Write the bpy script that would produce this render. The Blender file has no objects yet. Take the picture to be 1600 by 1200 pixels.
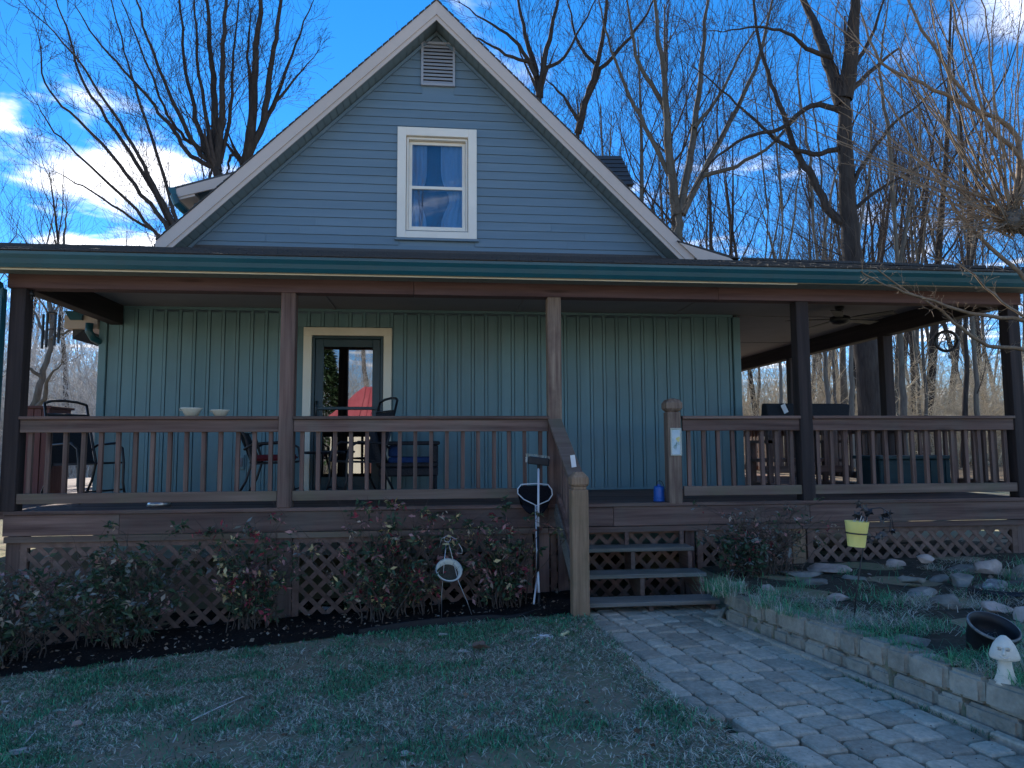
import bpy, bmesh, math, random
import numpy as np
from mathutils import Vector, Matrix
sc = bpy.context.scene
RAD = math.radians
random.seed(7); rng = np.random.default_rng(7)

# ------------------------------------------------------------------ camera, sky, sun, exposure
FPX = 1105.0
YAW, PITCH, ROLL = RAD(6.03), RAD(4.90), RAD(-0.285)
CAM = np.array([-0.7564, -7.1602, 1.70])
_F = np.array([math.sin(YAW)*math.cos(PITCH), math.cos(YAW)*math.cos(PITCH), math.sin(PITCH)])
_R = np.array([math.cos(YAW), -math.sin(YAW), 0.0]); _U = np.cross(_R, _F)
_R, _U = math.cos(ROLL)*_R + math.sin(ROLL)*_U, -math.sin(ROLL)*_R + math.cos(ROLL)*_U
cd = bpy.data.cameras.new('camera'); cam = bpy.data.objects.new('camera', cd); sc.collection.objects.link(cam)
cd.sensor_width = 36; cd.lens = FPX/1600*36; cd.clip_start = 0.05; cd.clip_end = 2000
mw = Matrix.Identity(4)
for i in range(3):
    mw[i][0], mw[i][1], mw[i][2], mw[i][3] = _R[i], _U[i], -_F[i], CAM[i]
cam.matrix_world = mw; sc.camera = cam

SUN_EL, SUN_AZ = RAD(37), RAD(-17)          # azimuth from +Y towards +X: behind the house, a little to the left
world = bpy.data.worlds.new('World'); sc.world = world; world.use_nodes = True
def build_world():
    nt = world.node_tree; N = nt.nodes; L = nt.links; N.clear()
    out = N.new('ShaderNodeOutputWorld'); bg = N.new('ShaderNodeBackground'); bg.inputs['Strength'].default_value = 0.11
    sky = N.new('ShaderNodeTexSky'); sky.sky_type = 'NISHITA'; sky.sun_disc = False
    sky.sun_elevation = SUN_EL; sky.sun_rotation = SUN_AZ
    sky.altitude = 2200; sky.air_density = 1.0; sky.dust_density = 0.0; sky.ozone_density = 5.0
    tc = N.new('ShaderNodeTexCoord')
    # clouds: fbm noise; unseen cover added for neutral fill, offset keeps the view clear
    sep = N.new('ShaderNodeSeparateXYZ'); L.new(tc.outputs['Generated'], sep.inputs[0])
    mx = N.new('ShaderNodeMath'); mx.operation = 'MAXIMUM'; mx.inputs[1].default_value = 0.06; L.new(sep.outputs['Z'], mx.inputs[0])
    dv = N.new('ShaderNodeVectorMath'); dv.operation = 'DIVIDE'
    cz = N.new('ShaderNodeCombineXYZ')
    for k in range(3): L.new(mx.outputs[0], cz.inputs[k])
    L.new(tc.outputs['Generated'], dv.inputs[0]); L.new(cz.outputs[0], dv.inputs[1])
    n1 = N.new('ShaderNodeTexNoise'); n1.inputs['Scale'].default_value = 1.2; n1.inputs['Detail'].default_value = 11; n1.inputs['Roughness'].default_value = 0.56
    n1.inputs['Distortion'].default_value = 0.35
    of = N.new('ShaderNodeVectorMath'); of.operation = 'ADD'; of.inputs[1].default_value = (26.5, 14.5, 8.5); L.new(dv.outputs[0], of.inputs[0]); L.new(of.outputs[0], n1.inputs['Vector'])
    def lump(u, v, size, prev=None):
        d = (u-800)/FPX*_R - (v-600)/FPX*_U + _F; d = d/np.linalg.norm(d)
        dot = N.new('ShaderNodeVectorMath'); dot.operation = 'DISTANCE'; dot.inputs[1].default_value = tuple(d)
        L.new(tc.outputs['Generated'], dot.inputs[0])
        mr = N.new('ShaderNodeMapRange'); mr.inputs['From Min'].default_value = size; mr.inputs['From Max'].default_value = 0
        mr.inputs['To Min'].default_value = 0; mr.inputs['To Max'].default_value = 1
        L.new(dot.outputs['Value'], mr.inputs['Value'])
        if prev is None: return mr.outputs[0]
        m = N.new('ShaderNodeMath'); m.operation = 'MAXIMUM'; L.new(prev, m.inputs[0]); L.new(mr.outputs[0], m.inputs[1]); return m.outputs[0]
    f = None
    for u, v, s in ((0, 165, .09), (70, 165, .09), (135, 185, .08), (190, 260, .07), (150, 275, .10), (90, 300, .11), (190, 320, .10), (110, 350, .12), (-90, 200, .12)):
        f = lump(u, v, s, f)
        ad = N.new('ShaderNodeMath'); ad.operation = 'MULTIPLY_ADD'; ad.inputs[1].default_value = 0.11; L.new(f, ad.inputs[0]); L.new(n1.outputs['Fac'], ad.inputs[2])
    rp = N.new('ShaderNodeMapRange'); rp.interpolation_type = 'SMOOTHSTEP'
    rp.inputs['From Min'].default_value = 0.53; rp.inputs['From Max'].default_value = 0.69; L.new(ad.outputs[0], rp.inputs['Value'])
    mix = N.new('ShaderNodeMix'); mix.data_type = 'RGBA'
    mix.inputs['B'].default_value = (9.5, 9.6, 10.2, 1)
    hsv = N.new('ShaderNodeHueSaturation'); hsv.inputs['Saturation'].default_value = 1.26; L.new(sky.outputs[0], hsv.inputs['Color'])
    L.new(rp.outputs[0], mix.inputs['Factor']); L.new(hsv.outputs[0], mix.inputs['A'])
    L.new(mix.outputs['Result'], bg.inputs['Color']); L.new(bg.outputs[0], out.inputs[0])
build_world()
sl = bpy.data.lights.new('sun', 'SUN'); sl.energy = 4.0; sl.angle = RAD(0.53); sl.color = (1.0, 0.94, 0.84)
sun = bpy.data.objects.new('sun', sl); sc.collection.objects.link(sun)
sdir = Vector((math.sin(SUN_AZ)*math.cos(SUN_EL), math.cos(SUN_AZ)*math.cos(SUN_EL), math.sin(SUN_EL)))
sun.rotation_euler = sdir.to_track_quat('Z', 'Y').to_euler()
sun.location = (-10, 30, 30)
vs = sc.view_settings; vs.view_transform = 'Standard'; vs.look = 'None'; vs.exposure = 1.17; vs.gamma = 1.0; vs.use_curve_mapping = False
sc.cycles.use_denoising = True; sc.cycles.denoising_prefilter = 'ACCURATE'; sc.cycles.max_bounces = 6; sc.cycles.transparent_max_bounces = 12

# ------------------------------------------------------------------ helpers
def ray(u, v): return (u-800)/FPX*_R - (v-600)/FPX*_U + _F
def A(u, v, y):
    d = ray(u, v); return CAM + (y-CAM[1])/d[1]*d
def AZ(u, v, z):
    d = ray(u, v); return CAM + (z-CAM[2])/d[2]*d
def AX(u, v, x):
    d = ray(u, v); return CAM + (x-CAM[0])/d[0]*d
WL = {}
def link(o): sc.collection.objects.link(o)
def thing(name, label, cat, loc=(0, 0, 0), group=None, kind=None):
    o = bpy.data.objects.new(name, None); link(o); o.location = loc; o.empty_display_size = .1
    WL[o] = Vector(loc); return tag(o, label, cat, group, kind)
def tag(o, label=None, cat=None, group=None, kind=None):
    if label: o['label'] = label
    if cat: o['category'] = cat
    if group: o['group'] = group
    if kind: o['kind'] = kind
    return o
def dup(o, newloc, parent=None, rot=None, scale=None):
    c = o.copy(); link(c); p = parent if parent is not None else o.parent
    c.parent = p
    nl = Vector(newloc); c.location = nl - (WL[p] if p else Vector((0, 0, 0))); WL[c] = nl
    if rot is not None: c.rotation_euler = rot
    if scale is not None: c.scale = scale
    return c

class MB:
    def __init__(s): s.v = []; s.f = []; s.m = []
    def add(s, vs, fs, m=0):
        b = len(s.v); s.v += [tuple(map(float, p)) for p in vs]
        s.f += [tuple(i+b for i in f) for f in fs]; s.m += [m]*len(fs); return s
    def box(s, x0, x1, y0, y1, z0, z1, m=0):
        return s.add([(x0, y0, z0), (x1, y0, z0), (x1, y1, z0), (x0, y1, z0), (x0, y0, z1), (x1, y0, z1), (x1, y1, z1), (x0, y1, z1)],
                     [(0, 3, 2, 1), (4, 5, 6, 7), (0, 1, 5, 4), (1, 2, 6, 5), (2, 3, 7, 6), (3, 0, 4, 7)], m)
    def hexa(s, bot, top, m=0):
        return s.add(list(bot)+list(top), [(0, 3, 2, 1), (4, 5, 6, 7), (0, 1, 5, 4), (1, 2, 6, 5), (2, 3, 7, 6), (3, 0, 4, 7)], m)
    def bar(s, p, q, w, h, up=(0, 0, 1), m=0):
        p, q = Vector(p), Vector(q); t = (q-p).normalized(); u = Vector(up); sd = t.cross(u)
        if sd.length < 1e-4: sd = t.cross(Vector((1, 0, 0)))
        sd.normalize(); u = sd.cross(t).normalized(); a, b = sd*w/2, u*h/2
        return s.hexa([p-a-b, p+a-b, p+a+b, p-a+b], [q-a-b, q+a-b, q+a+b, q-a+b], m)
    def tube(s, pts, r, n=8, m=0, cap=True):
        pts = [Vector(p) for p in pts]; k = len(pts); rs = r if isinstance(r, (list, tuple)) else [r]*k
        t0 = (pts[1]-pts[0]).normalized(); a = t0.orthogonal().normalized(); vs = []
        for i, p in enumerate(pts):
            t = (pts[min(i+1, k-1)]-pts[max(i-1, 0)]).normalized()
            a = (a - t*a.dot(t)).normalized(); b = t.cross(a)
            for j in range(n):
                g = 2*math.pi*j/n; vs.append(p + (a*math.cos(g)+b*math.sin(g))*rs[i])
        fs = [(i*n+j, i*n+(j+1) % n, (i+1)*n+(j+1) % n, (i+1)*n+j) for i in range(k-1) for j in range(n)]
        if cap: fs += [tuple(range(n-1, -1, -1)), tuple((k-1)*n+j for j in range(n))]
        return s.add(vs, fs, m)
    def lathe(s, prof, n=20, c=(0, 0, 0), m=0, mat=None):
        vs = []; k = len(prof)
        for r, z in prof:
            for j in range(n):
                g = 2*math.pi*j/n; p = Vector((r*math.cos(g), r*math.sin(g), z))
                if mat is not None: p = mat @ p
                vs.append(p + Vector(c))
        return s.add(vs, [(i*n+j, i*n+(j+1) % n, (i+1)*n+(j+1) % n, (i+1)*n+j) for i in range(k-1) for j in range(n)], m)
    def prism(s, poly, d, m=0):
        """poly: list of 3D points (planar), extruded by vector d"""
        n = len(poly); d = Vector(d); P = [Vector(p) for p in poly]
        return s.add(P+[p+d for p in P], [tuple(range(n-1, -1, -1)), tuple(range(n, 2*n))]+[(i, (i+1) % n, n+(i+1) % n, n+i) for i in range(n)], m)
    def build(s, name, mats, parent=None, origin=None, smooth=False, bevel=0, seg=1):
        v = np.array(s.v); lo, hi = v.min(0), v.max(0)
        if origin is None: origin = ((lo[0]+hi[0])/2, (lo[1]+hi[1])/2, lo[2])
        o0 = np.array(origin, float)
        me = bpy.data.meshes.new(name); me.from_pydata([tuple(p) for p in v-o0], [], s.f)
        if not isinstance(mats, (list, tuple)): mats = [mats]
        for mt in mats: me.materials.append(mt)
        if len(mats) > 1: me.polygons.foreach_set('material_index', s.m)
        bm = bmesh.new(); bm.from_mesh(me); bmesh.ops.recalc_face_normals(bm, faces=bm.faces)
        if bevel: bmesh.ops.bevel(bm, geom=[e for e in bm.edges if e.is_manifold and e.calc_face_angle(0) > .5], offset=bevel, segments=seg, affect='EDGES', profile=.6)
        bm.to_mesh(me); bm.free()
        if smooth: me.polygons.foreach_set('use_smooth', [True]*len(me.polygons))
        o = bpy.data.objects.new(name, me); link(o); place(o, origin, parent); return o
def place(o, origin, parent=None):
    o.parent = parent; W = Vector(tuple(float(c) for c in origin)); o.location = W - (WL[parent] if parent else Vector((0, 0, 0))); WL[o] = W
    return o
def np_mesh(name, V, F, mat, parent=None, origin=(0, 0, 0), smooth=False, col=None, mi=None):
    V = np.asarray(V, np.float32) - np.asarray(origin, np.float32); F = np.asarray(F, np.int32); k = F.shape[1]
    me = bpy.data.meshes.new(name); me.vertices.add(len(V)); me.vertices.foreach_set('co', V.ravel())
    me.loops.add(F.size); me.loops.foreach_set('vertex_index', F.ravel())
    me.polygons.add(len(F)); me.polygons.foreach_set('loop_start', np.arange(0, F.size, k, dtype=np.int32))
    for mt in (mat if isinstance(mat, (list, tuple)) else [mat]): me.materials.append(mt)
    if mi is not None: me.polygons.foreach_set('material_index', np.asarray(mi, np.int32))
    if smooth: me.polygons.foreach_set('use_smooth', np.ones(len(F), bool))
    if col is not None:
        at = me.color_attributes.new('col', 'FLOAT_COLOR', 'POINT')
        c4 = np.ones((len(V), 4), np.float32); c4[:, :3] = col; at.data.foreach_set('color', c4.ravel())
    me.update(calc_edges=True)
    o = bpy.data.objects.new(name, me); link(o); place(o, origin, parent); return o

# ------------------------------------------------------------------ materials
def mat(name, c1, c2, scale=(6, 6, 6), rough=.7, bump=.15, detail=5, rand=.12, spec=.35, dirt=None, dirt_scale=1.2, dirt_amt=.5, knots=None, metal=0, bscale=None, bdist=.01, coat=0, nrough=.6):
    m = bpy.data.materials.new(name); m.use_nodes = True; nt = m.node_tree; N = nt.nodes; L = nt.links
    b = N['Principled BSDF']; b.inputs['Roughness'].default_value = rough; b.inputs['Specular IOR Level'].default_value = spec; b.inputs['Metallic'].default_value = metal
    tc = N.new('ShaderNodeTexCoord'); oi = N.new('ShaderNodeObjectInfo')
    mp = N.new('ShaderNodeMapping'); mp.inputs['Scale'].default_value = scale; L.new(tc.outputs['Object'], mp.inputs['Vector'])
    w = N.new('ShaderNodeMath'); w.operation = 'MULTIPLY'; w.inputs[1].default_value = 60; L.new(oi.outputs['Random'], w.inputs[0])
    n = N.new('ShaderNodeTexNoise'); n.noise_dimensions = '4D'; n.inputs['Scale'].default_value = 1; n.inputs['Detail'].default_value = detail; n.inputs['Roughness'].default_value = nrough
    L.new(mp.outputs[0], n.inputs['Vector']); L.new(w.outputs[0], n.inputs['W'])
    mr = N.new('ShaderNodeMapRange'); mr.inputs['From Min'].default_value = .3; mr.inputs['From Max'].default_value = .7; L.new(n.outputs['Fac'], mr.inputs['Value'])
    mx = N.new('ShaderNodeMix'); mx.data_type = 'RGBA'; mx.inputs['A'].default_value = (*c1, 1); mx.inputs['B'].default_value = (*c2, 1); L.new(mr.outputs[0], mx.inputs['Factor'])
    cur = mx.outputs['Result']
    if dirt:
        n2 = N.new('ShaderNodeTexNoise'); n2.noise_dimensions = '4D'; n2.inputs['Scale'].default_value = dirt_scale; n2.inputs['Detail'].default_value = 6; n2.inputs['Roughness'].default_value = .65
        L.new(tc.outputs['Object'], n2.inputs['Vector']); L.new(w.outputs[0], n2.inputs['W'])
        r2 = N.new('ShaderNodeMapRange'); r2.inputs['From Min'].default_value = .48; r2.inputs['From Max'].default_value = .7; r2.inputs['To Max'].default_value = dirt_amt; L.new(n2.outputs['Fac'], r2.inputs['Value'])
        m2 = N.new('ShaderNodeMix'); m2.data_type = 'RGBA'; m2.inputs['B'].default_value = (*dirt, 1); L.new(r2.outputs[0], m2.inputs['Factor']); L.new(cur, m2.inputs['A']); cur = m2.outputs['Result']
    if knots:
        mk = N.new('ShaderNodeMapping'); mk.inputs['Scale'].default_value = knots; L.new(tc.outputs['Object'], mk.inputs['Vector'])
        vo = N.new('ShaderNodeTexVoronoi'); vo.voronoi_dimensions = '4D'; vo.inputs['Scale'].default_value = 1; L.new(mk.outputs[0], vo.inputs['Vector']); L.new(w.outputs[0], vo.inputs['W'])
        rk = N.new('ShaderNodeMapRange'); rk.inputs['From Min'].default_value = .22; rk.inputs['From Max'].default_value = .1; rk.inputs['To Max'].default_value = .75; L.new(vo.outputs['Distance'], rk.inputs['Value'])
        m3 = N.new('ShaderNodeMix'); m3.data_type = 'RGBA'; m3.inputs['B'].default_value = (c1[0]*.25, c1[1]*.22, c1[2]*.2, 1); L.new(rk.outputs[0], m3.inputs['Factor']); L.new(cur, m3.inputs['A']); cur = m3.outputs['Result']
    hs = N.new('ShaderNodeHueSaturation'); mv = N.new('ShaderNodeMapRange'); mv.inputs['To Min'].default_value = 1-rand; mv.inputs['To Max'].default_value = 1+rand
    L.new(oi.outputs['Random'], mv.inputs['Value']); L.new(mv.outputs[0], hs.inputs['Value']); L.new(cur, hs.inputs['Color']); L.new(hs.outputs[0], b.inputs['Base Color'])
    if bump:
        bp = N.new('ShaderNodeBump'); bp.inputs['Strength'].default_value = bump; bp.inputs['Distance'].default_value = bdist
        if bscale:
            nb = N.new('ShaderNodeTexNoise'); nb.inputs['Scale'].default_value = bscale; nb.inputs['Detail'].default_value = 6; L.new(tc.outputs['Object'], nb.inputs['Vector']); L.new(nb.outputs['Fac'], bp.inputs['Height'])
        else: L.new(n.outputs['Fac'], bp.inputs['Height'])
        L.new(bp.outputs[0], b.inputs['Normal'])
    return m
def attr_mat(name, rough=.7, trans=.0, spec=.25):
    m = bpy.data.materials.new(name); m.use_nodes = True; nt = m.node_tree; b = nt.nodes['Principled BSDF']
    b.inputs['Roughness'].default_value = rough; b.inputs['Specular IOR Level'].default_value = spec
    a = nt.nodes.new('ShaderNodeAttribute'); a.attribute_name = 'col'; nt.links.new(a.outputs['Color'], b.inputs['Base Color'])
    if trans:
        t = nt.nodes.new('ShaderNodeBsdfTranslucent'); nt.links.new(a.outputs['Color'], t.inputs['Color']); mx = nt.nodes.new('ShaderNodeMixShader'); mx.inputs[0].default_value = trans
        nt.links.new(b.outputs[0], mx.inputs[1]); nt.links.new(t.outputs[0], mx.inputs[2]); nt.links.new(mx.outputs[0], nt.nodes['Material Output'].inputs[0])
    return m
def glass(name, tint, fac):
    m = bpy.data.materials.new(name); m.use_nodes = True; nt = m.node_tree; N = nt.nodes; N.remove(N['Principled BSDF'])
    g = N.new('ShaderNodeBsdfGlossy'); g.inputs['Roughness'].default_value = 0.012
    t = N.new('ShaderNodeBsdfTransparent'); t.inputs['Color'].default_value = (*tint, 1)
    tc = N.new('ShaderNodeTexCoord'); n = N.new('ShaderNodeTexNoise'); n.inputs['Scale'].default_value = 2.2; nt.links.new(tc.outputs['Object'], n.inputs['Vector'])
    bp = N.new('ShaderNodeBump'); bp.inputs['Strength'].default_value = .05; bp.inputs['Distance'].default_value = .01; nt.links.new(n.outputs['Fac'], bp.inputs['Height']); nt.links.new(bp.outputs[0], g.inputs['Normal'])
    mx = N.new('ShaderNodeMixShader'); mx.inputs[0].default_value = fac
    nt.links.new(t.outputs[0], mx.inputs[1]); nt.links.new(g.outputs[0], mx.inputs[2]); nt.links.new(mx.outputs[0], N['Material Output'].inputs[0]); return m

WD1, WD2, WDD = (.072, .040, .034), (.255, .160, .128), (.15, .145, .115)
wood_x = mat('stained wood along x', WD1, WD2, (.9, 22, 22), .75, .35, 8, .18, .25, WDD, 1.6, .55, (1.1, 6, 7), bdist=.004)
wood_y = mat('stained wood along y', WD1, WD2, (22, .9, 22), .75, .35, 6, .18, .25, WDD, 1.6, .5, bdist=.004)
wood_z = mat('stained wood along z', WD1, WD2, (22, 22, .9), .75, .35, 6, .14, .25, WDD, 1.6, .35, (7, 7, 1.3), bdist=.004)
dark_z = mat('dark post wood with shade in colour', (.022, .016, .016), (.065, .045, .042), (22, 22, .9), .7, .35, 8, .1, .3, bdist=.004)  # darker copy of the porch post wood, backlit look put into the colour
dark_y = mat('dark beam wood with shade in colour', (.022, .016, .016), (.06, .042, .04), (20, .9, 20), .7, .3, 6, .1, .3, bdist=.004)  # darker copy of the porch wood; the beams' backlit shade is painted in
beam_x = mat('purple brown stained beam', (.095, .052, .052), (.20, .118, .112), (.9, 20, 20), .75, .25, 6, .08, .25, None, 1, 0, (1.1, 7, 7), bdist=.003)
mossy_x = mat('weathered mossy rail wood', (.13, .085, .068), (.26, .19, .15), (.9, 20, 20), .85, .35, 8, .1, .15, (.17, .16, .10), 2.2, .75, bdist=.004)
pale_z = mat('bare weathered post wood', (.22, .135, .085), (.37, .245, .155), (50, 50, 2), .8, .35, 6, .08, .2, (.10, .10, .05), 3, .45, (8, 8, 1.4), bdist=.004)
worn_z = mat('patchy worn post wood', (.13, .08, .065), (.34, .25, .18), (40, 40, 1.8), .8, .35, 6, .08, .2, (.10, .06, .05), 3, .6, (8, 8, 1.4), bdist=.004)
lat_m = mat('lattice wood', (.14, .085, .064), (.26, .165, .128), (14, 14, 14), .8, .2, 5, .22, .2, (.10, .085, .07), 2, .4)
tread_m = mat('weathered tread wood', (.14, .13, .115), (.27, .25, .215), (1.5, 40, 40), .85, .35, 6, .1, .2, (.10, .12, .07), 3, .5, bdist=.004)
siding_m = mat('grey green vinyl siding', (.135, .205, .255), (.18, .252, .302), (.6, .6, 9), .5, .06, 5, .05, .4, (.15, .205, .24), 1.0, .5)
batten_m = mat('grey green vertical siding', (.138, .255, .275), (.182, .305, .325), (9, 9, .5), .5, .06, 5, .06, .4, (.15, .22, .225), 1.3, .55)
rake_m = mat('beige painted aluminium trim', (.58, .48, .41), (.64, .53, .46), (1, 1, 1), .45, .02, 3, .03, .4, (.40, .36, .31), 2, .3)
cream_m = mat('cream painted trim', (.82, .74, .58), (.86, .79, .64), (3, 3, 3), .5, .03, 3, .02, .4, (.55, .49, .37), 2, .3)
white_m = mat('white window trim', (.86, .77, .64), (.89, .81, .69), (3, 3, 3), .4, .02, 3, .02, .4, (.6, .56, .5), 2, .25)
gutter_m = mat('dark green gutter metal', (.010, .080, .105), (.015, .10, .125), (2, 2, 2), .32, .03, 3, .03, .5, (.04, .08, .08), 3, .3)
doorgreen = mat('dark green door paint', (.014, .045, .055), (.02, .06, .07), (3, 3, 3), .4, .03, 3, .02, .5)
ceil_m = mat('grey ceiling board', (.24, .225, .24), (.28, .26, .275), (2, 2, 2), .75, .05, 4, .02, .2)
soffit_m = mat('grey green soffit', (.19, .235, .24), (.21, .26, .265), (3, 3, 3), .6, .03, 3, .02, .3)
shingle_m = mat('dark asphalt shingle', (.035, .035, .036), (.085, .08, .076), (90, 90, 90), .72, .5, 4, .3, .45, None, bdist=.004)
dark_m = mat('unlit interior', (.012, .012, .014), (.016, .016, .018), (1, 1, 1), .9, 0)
curtain_m = mat('pale blue curtain', (.72, .78, .84), (.84, .88, .92), (30, 3, .6), .9, .2, 3, .03, .1, bdist=.02)
black_metal = mat('black painted metal', (.010, .010, .012), (.022, .022, .026), (20, 20, 20), .4, .06, 3, .05, .5)
black_plastic = mat('black plastic', (.010, .011, .013), (.022, .023, .026), (12, 12, 12), .5, .1, 3, .05, .4, (.06, .06, .055), 4, .4)
sling_m = mat('dark grey sling fabric', (.020, .022, .026), (.040, .043, .05), (120, 120, 120), .85, .2, 2, .05, .2)
wicker_m = mat('dark woven wicker', (.012, .013, .016), (.04, .04, .045), (60, 60, 60), .6, .5, 2, .05, .3)
blue_fab = mat('blue cushion fabric', (.018, .045, .13), (.03, .065, .17), (60, 60, 60), .9, .2, 3, .05, .15)
red_fab = mat('red cushion fabric', (.10, .018, .028), (.14, .028, .038), (60, 60, 60), .9, .2, 3, .05, .15)
redwood_z = mat('red brown slat wood', (.10, .042, .04), (.17, .075, .068), (40, 40, 2), .7, .25, 5, .2, .25)
ceramic_w = mat('cream glazed ceramic', (.60, .58, .48), (.70, .68, .57), (6, 6, 6), .3, .04, 3, .03, .5, (.42, .38, .28), 5, .5)
steel_m = mat('brushed steel', (.5, .52, .55), (.62, .63, .66), (30, 30, 30), .3, .03, 2, .03, .5, metal=.9)
alu_m = mat('white coated aluminium', (.68, .70, .74), (.78, .8, .83), (10, 10, 10), .35, .03, 2, .03, .5)
paper_m = mat('white paper', (.74, .73, .72), (.82, .81, .8), (8, 8, 8), .9, .05, 2, .02, .1)
netm = mat('black netting', (.008, .009, .014), (.02, .022, .03), (150, 150, 150), .9, .3, 2, .02, .1)
yellow_m = mat('yellow plastic', (.95, .78, .22), (.97, .83, .28), (8, 8, 8), .45, .04, 3, .02, .4, (.66, .55, .1), 6, .3)
bluepl = mat('blue plastic', (.012, .10, .42), (.02, .14, .52), (8, 8, 8), .35, .04, 3, .02, .5)
tile_m = mat('pale glazed tile', (.50, .62, .66), (.66, .74, .74), (10, 10, 10), .35, .2, 4, .02, .5, (.30, .46, .52), 14, .6)
tile_fl = mat('yellow flower glaze', (.70, .62, .25), (.78, .7, .35), (20, 20, 20), .35, .05, 3, .1, .5)
tile_gr = mat('green stem glaze', (.10, .20, .14), (.15, .27, .18), (20, 20, 20), .35, .05, 3, .1, .5)
stone_m = mat('field stone', (.15, .14, .12), (.32, .295, .255), (11, 11, 11), .85, .5, 8, .22, .25, (.10, .12, .07), 3, .45, bscale=26, bdist=.015)
pinkstone_m = mat('pinkish field stone', (.40, .31, .255), (.62, .50, .43), (11, 11, 11), .85, .5, 8, .1, .25, (.2, .17, .14), 4, .5, bscale=26, bdist=.015)
paver_m = mat('grey concrete paver', (.40, .335, .25), (.62, .525, .40), (38, 38, 38), .9, .5, 8, .24, .2, (.27, .235, .175), 7, .75, bscale=110, bdist=.004)
block_m = mat('rough split face block', (.31, .285, .23), (.45, .41, .33), (24, 24, 24), .92, .8, 8, .14, .2, (.09, .095, .07), 5, .55, bscale=45, bdist=.012)
conc_m = mat('cast concrete figure', (.76, .70, .58), (.86, .80, .68), (18, 18, 18), .85, .25, 6, .02, .2, (.40, .36, .29), 8, .5)
bark_dark = mat('dark furrowed bark', (.030, .024, .022), (.075, .062, .055), (16, 16, 2.2), .9, .8, 7, .08, .15, bdist=.03)
bark_grey = mat('grey brown bark', (.10, .085, .07), (.19, .165, .14), (12, 12, 2.5), .9, .6, 6, .2, .15, (.14, .14, .10), 1.5, .4, bdist=.02)
twig_m = mat('dark twigs', (.045, .035, .032), (.09, .07, .06), (9, 9, 9), .9, 0, 2, .2, .1)
twig_tan = mat('tan young wood', (.17, .12, .08), (.30, .225, .155), (20, 20, 20), .75, .1, 3, .1, .2)
brush_m = mat('dry brush stems', (.30, .24, .165), (.80, .68, .50), (2.5, 2.5, 2.5), .9, 0, 4, .05, .1)  # light and dark noise tones stand for sunlit and shaded thicket stems
brush_gm = mat('pale grey brush stems', (.27, .25, .235), (.82, .78, .73), (2.5, 2.5, 2.5), .9, 0, 4, .05, .1)  # same two tones in grey: sun and shade on the brush put into colour
stem_m = mat('shrub stems', (.055, .042, .034), (.13, .10, .08), (30, 30, 30), .85, .1, 3, .1, .15)
redroof_m = mat('red metal roofing', (.40, .07, .085), (.58, .16, .17), (2.5, .5, .5), .5, .05, 6, .02, .4, (.30, .10, .10), .8, .7)
leaf_a = attr_mat('shrub leaves', .45, .25, .4)
blade_a = attr_mat('grass blades', .65, .25, .2)
litter_a = attr_mat('dead leaves and twigs', .85, .1, .1)
door_glass = glass('door glass', (.10, .12, .14), .30)
win_glass = glass('window glass', (.62, .70, .78), .10)

# ------------------------------------------------------------------ ground
def xl(y): return .57 + np.maximum(0, -y-.97)*.03 + np.maximum(0, -y-2.8)*.21
def xr(y): return 1.60 + np.maximum(0, -y-1.0)*.19 + .25*np.clip((y+1.22)/.30, 0, 1)**1.5
PZ = .20
def gh(x, y):
    x = np.asarray(x, float); y = np.asarray(y, float)
    left = .165 + .072*np.maximum(np.minimum(x, .6), -9)
    left = left + .02*np.sin(x*1.7+.6*y)*np.sin(y*1.3+1) * np.clip((-x+.4)/1.0, 0, 1)
    right = .42 + .02*np.clip(x-2, 0, 6)
    out = np.where(x < xl(y), left, np.where(x < xr(y)+.09, .12, right))
    t = np.clip((y-1.2)/2, 0, 1); flat = .2+.02*np.clip(x, -10, 10)
    out = out*(1-t)+t*flat
    far = np.clip((np.hypot(x, y)-14)/60, 0, 1); out = out + far*(.8+.5*np.sin(x*.07)*np.cos(y*.06))
    return out
def gz(x, y): return float(gh(x, y))
def OG(u, v):
    z = .2
    for _ in range(12):
        P = AZ(u, v, z); z = .5*z+.5*gz(P[0], P[1])
    return P
def sheet(name, xs, ys, hf, m, dz=0):
    X, Y = np.meshgrid(xs, ys); Zt = hf(X, Y)+dz; nx, ny = len(xs), len(ys)
    V = np.stack([X.ravel(), Y.ravel(), Zt.ravel()], 1); i = np.arange(nx*ny).reshape(ny, nx)
    F = np.stack([i[:-1, :-1].ravel(), i[:-1, 1:].ravel(), i[1:, 1:].ravel(), i[1:, :-1].ravel()], 1)
    return np_mesh(name, V, F, m, smooth=True)
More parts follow.
